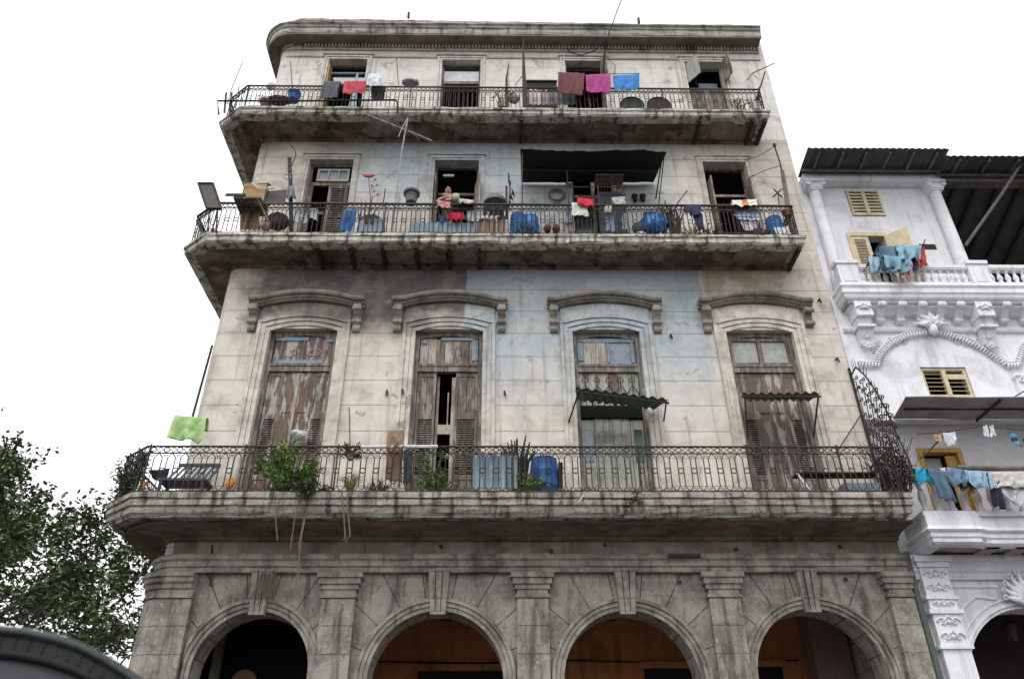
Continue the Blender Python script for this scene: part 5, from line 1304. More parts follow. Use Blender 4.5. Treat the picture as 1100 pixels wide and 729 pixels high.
MB().tube([at(830,212,-.4), at(840,203,-.4)], .02, 5).build('arm', 'iron', an2); MB().tube([at(831,203,-.4), at(840,212,-.4)], .02, 5).build('arm', 'iron', an2); MB().tube([at(836,207,-.4), at(837,224,-.4)], .015, 5).build('mast', 'iron', an2)
rod('sagging_wire', 'upper thin wire running from the right doorway to the rod antenna', 'wire', [(800,172),(815,168),(832,157)], [-.05,-.1,-.3], .01, 'iron')
rod('sagging_wire', 'lower thin wire running from the right doorway past the plank', 'wire', [(806,190),(822,183),(838,178)], [-.05,-.1,-.3], .01, 'iron')
# left half of the middle balcony
a, b, c, d = at(213,197,-1.0), at(229,197,-1.0), at(238,224,-1.0), at(222,224,-1.0)
lb = thing('leaning_board', 'grey framed board standing on legs at the left corner of the middle balcony', 'board', at(225,250,-1.0))
MB().prism([a, b, c, d], (0,.07,0)).build('board', plain('grey_brown_board', (.12,.105,.095)), lb)
e = Vector((0,-.012,0)); mb = MB()
for p_, q_ in ((a,b),(b,c),(c,d),(d,a)): mb.bar(p_+e, q_+e, .05, .02)
mb.build('frame', 'iron', lb)
for px in (225, 234): MB().bar(at(px,223,-.97), at(px-2,251,-.97), .03).build('leg', 'iron', lb)
bush('potted_plant', 'small plant under the grey framed board', 'plant', at(233,245,-.85), .13, .1, .2, 110, .06, 'leaf_dark', 8, zf=ZF2, pot=(.09,.14,'clay'))
bx = thing('cardboard_box', 'open cardboard box on a wooden tray at the left of the middle balcony', 'box', at(272,214,-1.0))
a, b = at(261,198,-1.0), at(283,216,-1.0)
MB().box(a.x+.04, b.x, -1.02, -.6, b.z, a.z-.0).build('carton', 'card', bx)
for s, (x0, x1) in ((-1,(a.x+.0,a.x+.2)),(1,(b.x-.25,b.x+.05))): MB().prism([(x0,-1.03,a.z),(x1,-1.03,a.z+.02),(x1,-.8,a.z+.14),(x0,-.8,a.z+.12)], (0,0,.012)).build('flap', 'card', bx)
MB().tube([at(262,200,-1.05), at(270,197,-1.08), at(280,203,-1.08), at(296,202,-1.05)], .018, 5).build('rope', 'white', bx)
a, b = at(254,214,-1.05), at(281,218,-1.05)
ts = thing('wooden_tray', 'dark wooden tray on struts holding the cardboard box over the rail', 'tray', (a.x,-1.0,b.z))
MB().box(a.x, b.x+.03, -1.25, -.55, b.z-.02, b.z+.03).build('tray', 'wood_brown', ts); MB().bar((b.x-.05,-1.2,b.z-.02),(b.x+.3,-.95,b.z-.65), .035).build('strut', 'wood_grey', ts); MB().box(a.x-.2, a.x+.3, -1.28, -1.25, b.z+.03, b.z+.11).build('lip', 'iron', ts)
a, b = at(285,201,-.98), at(306,219,-.98)
tag(MB().prism([(a.x-.05,-.98,b.z),(b.x,-.98,b.z),(b.x-.08,-.9,a.z),(a.x,-.9,a.z-.08)], (0,.04,0)).build('flat_board', 'blackboard'), 'black flat panel propped right of the cardboard box', 'panel')
corrug('fence_boards', 'brown orange slatted crate behind the rail below the cardboard box', [(258,226),(279,226),(279,247),(258,247)], -.75, stripes('crate_boards', [(.36,.22,.11),(.10,.07,.05),(.24,.15,.09)], 'x', 3.2), 5, .015, .02, 'crate')
lump('pink_ball', 'small pink bundle behind the rail left of the first doorway', 'bundle', at(286,243,-.7), .13, .1, .12, col((.55,.25,.25)), 2, .3)
lump('dark_bundle', 'dark bundle of rags behind the rail below the black panel', 'bundle', at(298,238,-.65), .3, .18, .26, col((.06,.06,.065)), 12, .22)
sp = thing('black_post', 'black post with clamps standing left of the first doorway', 'post', at(313,250,-.5))
MB().tube([at(311,170,-.45), at(312,195,-.45), at(313,250,-.45)], .055, 8).build('post', 'blackboard', sp)
mb = MB()
for py in (179,185,190): q = at(310+rnd(-2,3), py, -.5); mb.ring(q, .09, .016, n=9)
mb.build('clamp', 'steel', sp)
MB().tube([at(313,180,-.45), at(318,166,-.45), at(316,160,-.45), at(309,152,-.45)], .014, 5).build('wire', 'iron', sp)
cloth('grey_tarp', 'grey tarpaulin draped at the foot of the black post', 'tarpaulin', [(310,201),(316,199),(319,214),(306,215)], -.5, col((.22,.24,.26)), .08, 2, 0)
cloth('white_shirt', 'left white shirt hanging behind the rail before the first doorway', 'shirt', [(318,224),(330,224),(330,240),(316,239)], -.8, col((.70,.71,.73)), .06, 2, .3, 'white laundry on the middle balcony')
cloth('white_shirt', 'right white shirt hanging behind the rail before the first doorway', 'shirt', [(333,224),(341,224),(341,238),(333,236)], -.78, col((.70,.71,.73)), .06, 1, .3, 'white laundry on the middle balcony')
cloth('blue_jacket', 'bright blue sheet propped before the brown louvred door', 'sheet', [(371,226),(383,226),(379,249),(365,249)], -.72, 'bluedrum2', .04, 2, 0)
mb = MB(); q = at(391,250,-.7)
for i in range(12):
    a = rnd(-1,1); mb.tube([Vector((q.x+a*.08,-.7,ZF2+.2)), Vector((q.x+a*.18,-.7+rnd(-.1,.1),ZF2+.8)), Vector((q.x+a*.26,-.7+rnd(-.1,.1),ZF2+1.1+rnd(0,.55)))], [.016,.02,.008], 5)
tag(mb.build('dry_stalks', plain('grey_stalks', (.16,.155,.14))), 'grey dry stalks standing right of the first doorway', 'stalks')
wf = thing('whirligig', 'red plastic flower dish on a thin stick above the dry stalks', 'ornament', at(398,225,-.8))
q = at(396,190,-.8)
MB().lathe([(.02,-.03),(.12,.0),(.17,.05),(.15,.06),(.02,.03)], q, 12, 1, .28).build('dish', col((.66,.05,.05), .5), wf); MB().tube([q, at(399,228,-.8)], .01, 5).build('stick', 'twig', wf)
mb = MB()
for px, py in ((403,193),(405,199),(402,205),(406,209),(400,200)): mb.tube([at(398,200+(py-193)*.8,-.8), at(px, py, -.82)], .008, 4); mb.ring(at(px, py, -.82), .03, .012, n=6)
mb.build('flower', col((.45,.08,.10)), wf)
corrug('rounded_sheet', 'round topped pale corrugated sheet behind the rail right of the dry stalks', [(386,236),(410,234),(412,250),(384,250)], -.78, 'asb', 4, .03, .02)
q = at(399,236,-.55); tag(MB().lathe([(.34,0),(.36,.03),(.34,.3),(.25,.42),(.05,.47)], (q.x,-.45,q.z-.35), 18).build('brown_tub', col((.10,.075,.06))), 'brown upturned tub behind the round topped sheet', 'tub')
po = thing('antenna_pole', 'tall white pole with a television antenna rising from the middle balcony', 'antenna', at(425,250,-.75))
MB().tube([at(438,127,-1.1), at(432,160,-1.0), at(424,222,-.85), at(421,252,-.8)], .024, 6).build('pole', col((.42,.42,.40)), po)
bm0, bm1 = at(394,123,-1.15), at(464,151,-1.15)
MB().tube([bm0, bm1], .016, 5).build('boom', 'steel', po)
for i in range(7):
    c = bm0.lerp(bm1, (i+.5)/7); d = Vector((.16+.03*i, .32, .05)); MB().tube([c-d, c+d], .009, 4).build('element', 'steel', po)
MB().tube([at(438,127,-1.1), at(432,137,-1.15), at(428,147,-1.2)], .012, 4).build('stay', 'steel', po)
tag(MB().lathe([(.14,-.2),(.16,.08),(.22,.1),(.22,.17),(.15,.17)], at(442,212,-.55), 12).build('grey_bucket', col((.16,.16,.15))), 'grey bucket standing against the wall right of the antenna pole', 'bucket')
rod('thin_rod', 'short thin rod left of the antenna pole', 'rod', [(414,203),(411,222)], -.6, .014, 'iron')
corrug('corrugated_sheet', 'long low pale blue corrugated sheet leaning inside the rail in front of the bald person', [(441,239),(513,239),(513,251),(440,251)], -.8, 'asb', 9, .035, .02)
corrug('corrugated_sheet', 'wide terracotta corrugated sheet inside the rail right of the person', [(514,235),(533,235),(533,251),(514,251)], -.8, 'terra', 2, .03, .02)
corrug('corrugated_sheet', 'narrow terracotta corrugated strip beside the wide one', [(534,232),(543,232),(543,251),(534,251)], -.76, 'terra', 1, .03, .02)
q = at(532,219,-.6); tag(MB().lathe([(.32,-.0),(.30,.1),(.24,.2),(.12,.27),(.01,.29)], (q.x,-.6,q.z-.04), 18).build('grey_dome', col((.15,.165,.18), .6)), 'grey upturned basin behind the rail right of the person', 'basin')
cloth('dark_clothes', 'dark blue clothes hanging below the grey basin', 'clothes', [(519,221),(541,221),(541,234),(519,233)], -.8, col((.055,.06,.085)), .05, 3, .3)
cloth('pink_cloth', 'pink cloth over the rail in front of the person', 'cloth', [(470,216),(484,218),(484,225),(470,223)], -1.0, col((.62,.25,.27)), .02, 1, .3)
cloth('red_clothes', 'bright red clothes hanging below the rail by the person', 'clothes', [(480,228),(498,229),(498,238),(481,238)], -.86, col((.55,.02,.06)), .07, 3, .3)
lump('blue_bag', 'small blue bag at the left of the bright red clothes', 'bag', at(476,238,-.75), .1, .08, .13, 'bluedrum2', 3, .3)
for quad, lab in (([(502,227),(509,227),(509,238),(502,238)],'left white garment behind the rail right of the bright red clothes'),([(511,228),(526,228),(524,237),(511,238)],'right white garment behind the rail right of the bright red clothes')):
    cloth('white_garment', lab, 'garment', quad, -.8, col((.70,.72,.76)), .05, 2, .3, 'white laundry on the middle balcony')
rod('brown_post', 'slim brown wooden post left of the person', 'post', [(469,219),(467,245)], -.7, .03, 'wood_brown')
mb = MB()
mb.tube([at(546,186,-.85), at(548,205,-.85), at(546,225,-.85)], .02, 5); mb.tube([at(544,200,-.85), at(544,235,-.85)], .03, 5)
for i in range(14): q = at(547+rnd(-1,4), rnd(187,218), -.85); mb.leaf(q, Vector((rnd(-.3,.5),rnd(-.3,.3),-.9)), rdir(), .26, .07)
tag(mb.build('spindly_plant', plain('dark_spindly', (.03,.03,.028))), 'spindly dark plant left of the pair of blue drums', 'plant')

# ---------------- top balcony
rod('whip_antenna', 'thin whip antenna at the left corner of the top balcony', 'antenna', [(261,66),(250,92),(244,112)], -.95, .012, 'iron')
for px, lab in ((257,'left pale slanting rod on the top balcony corner'),(267,'right pale slanting rod on the top balcony corner')):
    rod('slanting_rod', lab, 'rod', [(px,93),(px-5,116)], -.9, .016, col((.25,.24,.24)), 'slanting rods on the top balcony')
lr = thing('repair_rail', 'low black repair rail along the left edge of the top balcony', 'rail', at(330,116,-1.05))
MB().tube([at(235,123,-1.02), at(233.5,108.5,-1.02), at(330,108.5,-1.05), at(424,107.5,-1.05), at(427,110,-1.05), at(427,121,-1.05)], .026, 6).build('bar', 'dark', lr)
for px in (241, 247): MB().tube([at(px,121,-1.0), at(px+2,100,-.95)], .03, 5).build('stay', 'iron', lr)
bush('potted_plant', 'small plant in a clay pot at the left of the top balcony', 'plant', at(286,106,-.75), .2, .14, .13, 150, .07, 'leaf_dark', 10, zf=ZF3+.25, pot=(.15,.25,'clay'))
lump('white_bundle', 'pale bundle on the corner behind the clay pot of the top balcony', 'bundle', at(291,93,-.4), .12, .1, .15, col((.60,.64,.62)), 5, .25)
lump('dark_heap', 'heap of dark junk right of the clay pot on the top balcony', 'junk', at(300,108,-.7), .38, .15, .12, col((.07,.055,.05)), 15, .5)
q = at(316,103,-.75); tag(MB().lathe([(.14,-.2),(.18,.05),(.19,.06),(.19,.1),(.14,.1)], q, 14).build('blue_bucket', 'bluedrum2'), 'blue bucket behind the left rail of the top balcony', 'bucket')
cloth('grey_cloth', 'dark grey cloth hung on the top rail left of the red towel', 'cloth', [(348,88),(366,88),(362,107),(344,107)], -1.0, col((.10,.11,.13)), .04, 2, .3)
cloth('red_towel', 'coral red towel hung over the top rail', 'towel', [(370,88),(393,88),(393,101),(368,102)], -1.02, col((.55,.07,.11)), .05, 2, .4)
cloth('white_blouse', 'white garment with two peaks pinned on the line right of the red towel', 'garment', [(396,80),(412,80),(411,93),(393,92)], -.95, col((.70,.73,.80)), .07, 1, 0, rag=.08)
cloth('dark_shirt', 'dark shirt hanging below the white peaked garment', 'shirt', [(399,93),(414,93),(413,108),(399,108)], -.8, col((.05,.05,.045)), .05, 2, .2)
lump('grey_tarp_heap', 'grey tarpaulin heap on the top rail before the second window', 'tarpaulin', at(441,89,-.7), .26, .14, .1, col((.23,.25,.25)), 21, .3)
cloth('maroon_towel', 'large maroon towel hung on the top rail', 'towel', [(600,78),(628,79),(626,104),(599,101)], -1.02, col((.17,.055,.06)), .03, 2, .4)
cloth('magenta_towel', 'magenta towel hung between the maroon and the blue towels', 'towel', [(629,81),(655,80),(656,101),(630,101)], -1.02, col((.42,.06,.24)), .03, 2, .4)
cloth('blue_towel', 'bright blue towel hung at the right of the magenta one', 'towel', [(659,82),(686,80),(687,97),(660,99)], -1.02, col((.06,.24,.60)), .04, 2, .4)
rod('clothes_line', 'dark line carrying the maroon magenta and blue towels', 'line', [(598,78.5),(630,80),(688,79)], -1.0, .01, 'iron')
for px, py, r, c, lab, nm in ((675,99,.3,(.085,.09,.085),'grey drum behind the top rail below the blue towel','grey_drum'),(703,100,.29,(.09,.045,.04),'brown drum behind the top rail right of the grey drum','brown_drum')):
    q = at(px, py-1, -.6)
    t = thing(nm, lab, 'drum', (q.x,-.55,ZF3), 'drums on the top balcony')
    MB().tube([(q.x,-.86,ZF3+.34),(q.x,-.25,ZF3+.34)], .33, 22).build('drum_body', col(c), t); MB().ring((q.x,-.86,ZF3+.34), .33, .025, n=24, k=6).build('rim', 'iron', t)
bush('agave', 'yellow green spiky plant behind the top rail left of the dark pole', 'plant', at(541,104,-.75), .3, .14, .14, 200, .09, 'leaf_yellow', 14, zf=ZF3+.02)
rod('dark_pole', 'tall thick dark pole rising past the cornice from the top balcony', 'pole', [(562,40),(562.5,70),(564,116)], -.9, [.012,.045,.07], 'twig')
rod('dark_stake', 'shorter crooked dark stake left of the tall dark pole', 'stake', [(547,68),(544,84),(544.5,116)], -.9, [.01,.03,.045], 'twig')
rod('prop_stick', 'thin prop stick between the dark stake and the tall pole', 'stick', [(553,92),(561,82)], -.85, .012, 'twig')
lump('pale_sack', 'pale round sack between the dark stake and the tall pole', 'sack', at(552,106,-.7), .16, .1, .2, col((.42,.42,.46)), 7, .2)
ht = thing('low_hutch', 'low dark hutch with an olive roof left of the maroon towel', 'hutch', at(582,110,-.4))
a, b = at(566,85,-.25), at(598,94,-.25)
MB().box(a.x, b.x, -.25, -.02, ZF3, a.z-.1).build('body', 'dark', ht); MB().prism([(a.x-.05,-.3,a.z-.12),(b.x+.03,-.3,a.z-.12),(b.x+.03,-.02,a.z+.05),(a.x-.05,-.02,a.z+.05)], (0,0,.03)).build('roof', plain('olive_roof', (.14,.135,.07)), ht)
corrug('panel_sheet', 'white and pink ribbed panel behind the top rail right of the tall pole', [(566,96),(588,97),(588,113),(566,113)], -.7, stripes('white_pink_panel', [(.62,.60,.58),(.45,.30,.25),(.6,.58,.56)], 'x', 2.1), 4, .02, .02)
corrug('grey_sheet', 'grey ribbed sheet behind the top rail below the maroon towel', [(588,98),(618,100),(618,113),(588,113)], -.68, 'greysheet', 5, .02, .02)
bush('potted_plant', 'sparse green plant in front of the rightmost top door', 'plant', at(792,110,-.8), .28, .12, .16, 130, .075, 'leaf', 10, zf=ZF3+.02)
bush('potted_plant', 'bright green plant in a white pot at the right end of the top balcony', 'plant', at(810,107,-.75), .24, .14, .14, 220, .08, 'leaf', 12, zf=ZF3+.3, pot=(.13,.22,'white'))
an3 = thing('rod_antenna', 'bent rod antenna at the right end of the top balcony', 'antenna', at(818,98,-.6))
MB().tube([at(803,86,-.6), at(808,79,-.6), at(832,68,-.6)], .016, 5).build('rod', 'iron', an3); MB().tube([at(816,96,-.6), at(820,84,-.6), at(822,77,-.6)], .024, 5).build('rod', 'iron', an3); MB().tube([at(817,95,-.6), at(814,84,-.6), at(808,80,-.6)], .012, 5).build('rod', 'steel', an3)
cb = thing('loose_cable', 'black cable dropping from above the roof and looping over the top floor wall', 'cable', at(648,78,-.1))
MB().tube([at(669,-4,-1.2), at(660,20,-1.15), at(652,42,-1.05), at(649,60,-.6), at(648,82,-.1)], .016, 5).build('cable', 'dark', cb)
MB().tube([at(650,45,-1.05), at(638,55,-.5), at(625,59.5,-.1), at(614,57,-.08), at(607,51,-.08)], .016, 5).build('cable', 'dark', cb)
MB().tube([at(649,62,-.05), at(656,66,-.05), at(661,70,-.05), at(660,80,-.05)], .01, 4).build('cable', 'rust', cb)

# ---------------- laundry on the neighbour's house
for quad, Y, c, lab, nm, ct, am in [
    ([(946,266),(970,266),(972,286),(948,288)], -.5, (.10,.19,.28), 'dark blue jeans in the bundle over the white upper balustrade', 'blue_jeans', 'jeans', .12),
    ([(965,265),(986,265),(985,276),(967,278)], -.55, (.26,.44,.54), 'pale blue shirt on the line over the white upper balustrade', 'pale_shirt', 'shirt', .1),
    ([(951,276),(973,278),(972,291),(952,289)], -.62, (.20,.36,.45), 'teal shirt drooping below the dark blue jeans', 'teal_shirt', 'shirt', .12),
    ([(934,277),(946,278),(944,289),(935,290)], -.5, (.32,.45,.55), 'light blue cloth left of the dark blue jeans', 'light_cloth', 'cloth', .06),
    ([(985,268),(991,267),(994,281),(985,283)], -.5, (.55,.08,.05), 'red cloth right of the pale blue shirt', 'red_cloth', 'cloth', .05),
    ([(979,273),(985,273),(984,288),(979,285)], -.52, (.05,.05,.08), 'narrow black cloth left of the red cloth', 'black_cloth', 'cloth', .04),
    ]:
    mx_ = sum(q[0] for q in quad)/4; quad = [(mx_+(q[0]-mx_)*1.3, q[1]+(5 if k > 1 else -1)) for k, q in enumerate(quad)]
    cloth(nm, lab, ct, quad, Y, col(c), am*1.6, 2, .3)
cloth('striped_cloth', 'red and white striped cloth hanging over the white upper balusters', 'cloth', [(969,284),(979,281),(980,300),(967,300)], -.6, stripes('red_white_stripes', [(.50,.22,.22),(.60,.48,.47)], 'x', 14), .05, 2, .2)
rod('line_prop', 'dark pole propping the laundry on the white upper balustrade', 'pole', [(949,256),(938,275),(928,290)], [-.7,-.5,-.35], .022, 'iron')
rod('bracket_rod', 'thin rod sticking out beside the red cloth', 'rod', [(994,257),(990,268)], [-.9,-.6], .014, 'iron')
for quad, Y, c, lab, nm, ct, am in [
    ([(984,503),(1001,504),(1001,518),(985,517)], -1.12, (.02,.33,.50), 'turquoise cloth leftmost on the lower white balustrade', 'turquoise_cloth', 'cloth', .06),
    ([(999,503),(1014,506),(1023,538),(1009,534)], -1.2, (.10,.16,.23), 'dark blue jeans right of the turquoise cloth', 'dark_jeans', 'jeans', .06),
    ([(1010,503),(1018,502),(1017,518),(1012,518)], -1.15, (.60,.60,.62), 'white cloth between the dark jeans and the denim shirt', 'white_cloth', 'cloth', .03),
    ([(1018,502),(1036,505),(1034,520),(1020,520)], -1.2, (.14,.22,.33), 'denim shirt in the middle of the lower white balustrade', 'denim_shirt', 'shirt', .08),
    ([(1038,505),(1059,507),(1062,522),(1042,522)], -1.2, (.30,.44,.58), 'light blue jeans shorts right of the denim shirt', 'jeans_shorts', 'shorts', .08),
    ([(1030,517),(1048,520),(1044,528),(1032,526)], -1.15, (.20,.16,.06), 'olive cloth below the light blue jeans shorts', 'olive_cloth', 'cloth', .04),
    ([(1060,506),(1068,506),(1076,545),(1064,540)], -1.2, (.03,.03,.05), 'long black trousers left of the white towel', 'black_trousers', 'trousers', .05),
    ([(1055,507),(1063,507),(1066,520),(1059,522)], -1.17, (.08,.10,.20), 'navy cloth beside the light blue jeans shorts', 'navy_cloth', 'cloth', .04),
    ([(1067,507),(1100,507),(1099,522),(1070,522)], -1.22, (.58,.56,.52), 'cream towel hung over the pale wooden pole', 'cream_towel', 'towel', .03),
    ([(1072,522),(1099,522),(1094,541),(1086,539)], -1.16, (.55,.54,.56), 'white towel corner hanging below the cream towel', 'white_towel', 'towel', .05)]:
    mx_ = sum(q[0] for q in quad)/4; quad = [(mx_+(q[0]-mx_)*1.3, q[1]+(3 if k > 1 else 0)) for k, q in enumerate(quad)]
    cloth(nm, lab, ct, quad, Y, col(c), am*1.6, 2, .25)
cloth('white_shorts', 'white shorts pinned on the line under the grey sheet awning', 'shorts', [(1012,465),(1025,464),(1027,478),(1014,478)], -.7, col((.72,.74,.80)), .04, 2, 0)
for px, lab in ((1055,'left white sock on the line under the grey sheet awning'),(1062,'right white sock on the line under the grey sheet awning')):
    cloth('white_sock', lab, 'sock', [(px,458),(px+4,456),(px+6,468),(px+1,469)], -.75, col((.75,.76,.80)), .02, 1, 0, 'socks on the line')
cloth('tan_cloth', 'small tan cloth left of the white shorts on the line', 'cloth', [(1002,467),(1010,466),(1010,474),(1003,474)], -.7, col((.5,.35,.18)), .03, 1, 0)
cloth('cyan_shirt', 'cyan and navy shirt hanging before the green grey doorway', 'shirt', [(1083,464),(1090,466),(1096,480),(1088,479)], -.75, stripes('cyan_navy', [(.08,.30,.42),(.03,.05,.10)], 'z', 5), .05, 1, 0)
rod('clothes_line', 'thin line strung under the grey sheet awning with white shorts', 'line', [(985,466),(1015,464),(1055,458),(1100,462)], [-.5,-.7,-.75,-.7], .008, 'iron')
rod('slant_pole', 'slim pole slanting up from the lower white balustrade to the awning', 'pole', [(989,492),(1000,482),(1013,468)], [-1.0,-.8,-.55], .02, 'iron')
rod('stay_rod', 'steel rod tying the grey sheet awning to the white wall', 'rod', [(1074,436),(1088,427),(1102,419)], [-.0,-.4,-.8], .014, 'iron')

# ================================================================== PERSON leaning on the middle rail
def skin_mesh(nodes, edges, levels=2):
    me = bpy.data.meshes.new('tmp'); me.from_pydata([n[0] for n in nodes], edges, []); ob = bpy.data.objects.new('tmp', me); COL.objects.link(ob)
    sk = ob.modifiers.new('s', 'SKIN'); sl_ = me.skin_vertices[0].data
    for i, n in enumerate(nodes): sl_[i].radius = (n[1], n[1] if len(n) < 3 else n[2]); sl_[i].use_root = (i == 0)
    sb = ob.modifiers.new('b', 'SUBSURF'); sb.levels = levels; sb.render_levels = levels
    dg = bpy.context.evaluated_depsgraph_get(); ev = ob.evaluated_get(dg); out = bpy.data.meshes.new_from_object(ev)
    vs = [v.co.copy() for v in out.vertices]; fs = [tuple(p.vertices) for p in out.polygons]
    bpy.data.objects.remove(ob); bpy.data.meshes.remove(me); bpy.data.meshes.remove(out)
    return vs, fs
hd_ = at(481.5, 205, -.32)          # head centre: the person stands in the doorway
HX, HZ = hd_.x, hd_.z; YB = -.26
B = Vector((HX, -.32, HZ))
pelv = Vector((HX, YB+.02, ZF2+.93))
nodes = [(pelv, .15, .12), (Vector((HX,YB+.01,HZ-.50)), .145, .105), (Vector((HX,YB,HZ-.31)), .165, .11), (Vector((HX,YB-.01,HZ-.17)), .075), (Vector((HX,-.30,HZ-.08)), .062)]
edges = [(0,1),(1,2),(2,3),(3,4)]
def chain(parent, pts):
    p = parent
    for q in pts:
        nodes.append(q); edges.append((p, len(nodes)-1)); p = len(nodes)-1
    return p
for s in (-1, 1):
    chain(0, [(pelv+Vector((s*.1,.0,-.08)), .10), (pelv+Vector((s*.11,-.03,-.46)), .068), (Vector((pelv.x+s*.11,YB+.03,ZF2+.1)), .042), (Vector((pelv.x+s*.12,YB-.10,ZF2+.04)), .036)])
    w_ = chain(2, [(Vector((HX+s*.20,YB,HZ-.25)), .066), (Vector((HX+s*.28,YB-.12,HZ-.46)), .05), (Vector((HX+s*.07,YB-.24,HZ-.36+.04*s)), .036), (Vector((HX-s*.03,YB-.25,HZ-.35+.04*s)), .036)])
    hc = nodes[w_][0]
    for j in range(4):
        b = hc+Vector((-s*.035,-.01,.03-.018*j)); chain(w_, [(b, .009), (b+Vector((-s*(.035+.006*(j in (1,2))),-.004,-.004)), .0085), (b+Vector((-s*(.06+.008*(j in (1,2))),.012,-.012)), .0075)])
    chain(w_, [(hc+Vector((-s*.0,.0,.04)), .010), (hc+Vector((-s*.02,.0,.07)), .009)])
vs, fs = skin_mesh(nodes, edges)
body = MB(); body.add(vs, fs)
# head: egg with brow, nose, ears, chin, sunk into the neck; then one remeshed surface
hm = MB(); hv = []
def fh(u, v):
    a, b = u*2*math.pi, -math.pi/2+v*math.pi
    x, y, z = math.cos(a)*math.cos(b), math.sin(a)*math.cos(b), math.sin(b)
    jaw = 1-.22*max(0, -z); fx = x*.077*jaw; fy = y*.098*(1-.1*max(0,-z)); fz = z*.122
    if y < 0:
        fy -= .012*math.exp(-((z+.72)/.2)**2)*math.exp(-(x/.4)**2)
        fy += .011*math.exp(-((z-.02)/.12)**2)*(math.exp(-((x-.42)/.16)**2)+math.exp(-((x+.42)/.16)**2))
        fy -= .006*math.exp(-((z-.2)/.1)**2)
    return B+Vector((fx, fy, fz))
hm.sheet(fh, 36, 24); hm.tube([B+Vector((0,-.09,.02)), B+Vector((0,-.118,-.025)), B+Vector((0,-.098,-.035))], [.008,.015,.010], 8)
for s in (-1, 1): hm.lathe([(.002,-.034),(.02,-.02),(.024,.01),(.014,.034),(.002,.036)], B+Vector((s*.079,.012,-.005)), 8, .35, 1)
body.add(hm.v, hm.f)
org = Vector((pelv.x, -.3, ZF2))
g = G('skin', .6, 0, .35); M['skin'] = g.out(g.mix(g.mr(g.noise(14, 3), .35, .7), (.47,.27,.215), (.38,.205,.16)))
WLB = body.build('person', 'skin', smooth=True, origin=org)
md = WLB.modifiers.new('one_surface', 'REMESH'); md.mode = 'VOXEL'; md.voxel_size = .0085; md.use_smooth_shade = True
tag(WLB, 'bald person in dark vest with folded arms in a middle balcony doorway', 'person')
per = WLB
# clothes: shirt with short sleeves, trousers
sn = [(pelv+Vector((0,0,-.06)), .165, .135), (Vector((HX,YB+.01,HZ-.50)), .16, .12), (Vector((HX,YB,HZ-.32)), .178, .125), (Vector((HX,YB-.0,HZ-.20)), .09)]
se = [(0,1),(1,2),(2,3)]
for s in (-1, 1):
    sn += [(Vector((HX+s*.15,YB,HZ-.25)), .082)]; se += [(2,len(sn)-1)]
vs, fs = skin_mesh(sn, se); MB().add(vs, fs).build('vest', col((.05,.05,.055)), per, smooth=True)
tn = [(pelv+Vector((0,0,.02)), .165, .135)]; te = []
for s in (-1, 1):
    tn += [(pelv+Vector((s*.1,.0,-.1)), .118), (pelv+Vector((s*.115,-.03,-.46)), .085), (Vector((pelv.x+s*.115,YB+.03,ZF2+.14)), .062)]; k = len(tn); te += [(0,k-3),(k-3,k-2),(k-2,k-1)]
vs, fs = skin_mesh(tn, te); MB().add(vs, fs).build('trousers', col((.07,.075,.09)), per, smooth=True)
mb = MB()
for s in (-1, 1):
    mb.lathe([(.001,-.008),(.0085,0),(.001,.008)], B+Vector((s*.031,-.083,.006)), 8)
mb.build('eyes', col((.03,.02,.02), .3), per)
MB().tube([B+Vector((-.024,-.103,-.064)), B+Vector((0,-.109,-.062)), B+Vector((.024,-.103,-.064))], .0045, 5).build('lips', col((.26,.09,.08)), per)
mb = MB()
for s in (-1, 1): mb.tube([B+Vector((s*.014,-.095,.03)), B+Vector((s*.032,-.092,.036)), B+Vector((s*.052,-.078,.03))], .005, 5)
mb.build('eyebrows', col((.05,.035,.03)), per)
tag(lump('white_cap', 'pale sun hat on the rail right of the bald person', 'hat', at(490,212,-.8), .10, .09, .12, col((.58,.54,.47)), 31, .2), 'pale cloth bundle on the rail right of the bald person', 'bundle')
bpy.data.objects['white_cap'].name = 'pale_bundle'
cloth('pale_sleeves', 'small pale towel lying on the rail before the second window', 'towel', [(493,214),(509,216),(509,219),(494,219)], -1.0, col((.62,.6,.55)), .03, 2, .3)

# ================================================================== TREE at the left
T = thing('street_tree', 'dark leafy street tree rising at the left beyond the side street', 'tree', (-15.6,5.5,0))
tk, lf = MB(), MB(); tr = random.Random(11)
base = Vector((-15.6,5.5,0)); fork = Vector((-15.6,5.4,4.0))
tk.tube([base, base.lerp(fork,.5)+Vector((.15,0,0)), fork], [.42,.33,.28], 10)
tips = []
def branch(p, d, L, r, lev):
    q1 = p+d*L*.5+Vector((tr.uniform(-.1,.1),tr.uniform(-.1,.1),tr.uniform(-.05,.15)))*L; q2 = q1+(d+Vector((tr.uniform(-.3,.3),tr.uniform(-.3,.3),tr.uniform(-.1,.3)))).normalized()*L*.5
    tk.tube([p, q1, q2], [r, r*.75, r*.5], 6 if lev < 2 else 4)
    if lev >= 2: tips.extend([q1, q2])
    if lev == 4: return
    for i in range(3 if lev < 3 else 2):
        nd = (d*.75+Vector((tr.uniform(-1,1), tr.uniform(-1,1), tr.uniform(-.35,.6)))*.75).normalized()
        branch(q2 if i else q1.lerp(q2,.6), nd, L*tr.uniform(.58,.78), r*.5, lev+1)
for d, L in (((.1,0,1),3.6), ((.8,-.1,.55),3.3), ((-.6,.2,.75),4.6), ((-.1,-.5,1),4.4), ((.45,.5,.8),3.4), ((.4,-.6,.7),3.3), ((.95,.1,.02),4.6), ((.9,-.3,.1),4.0)): branch(fork, Vector(d).normalized(), L*.8, .17, 0)
keep = []
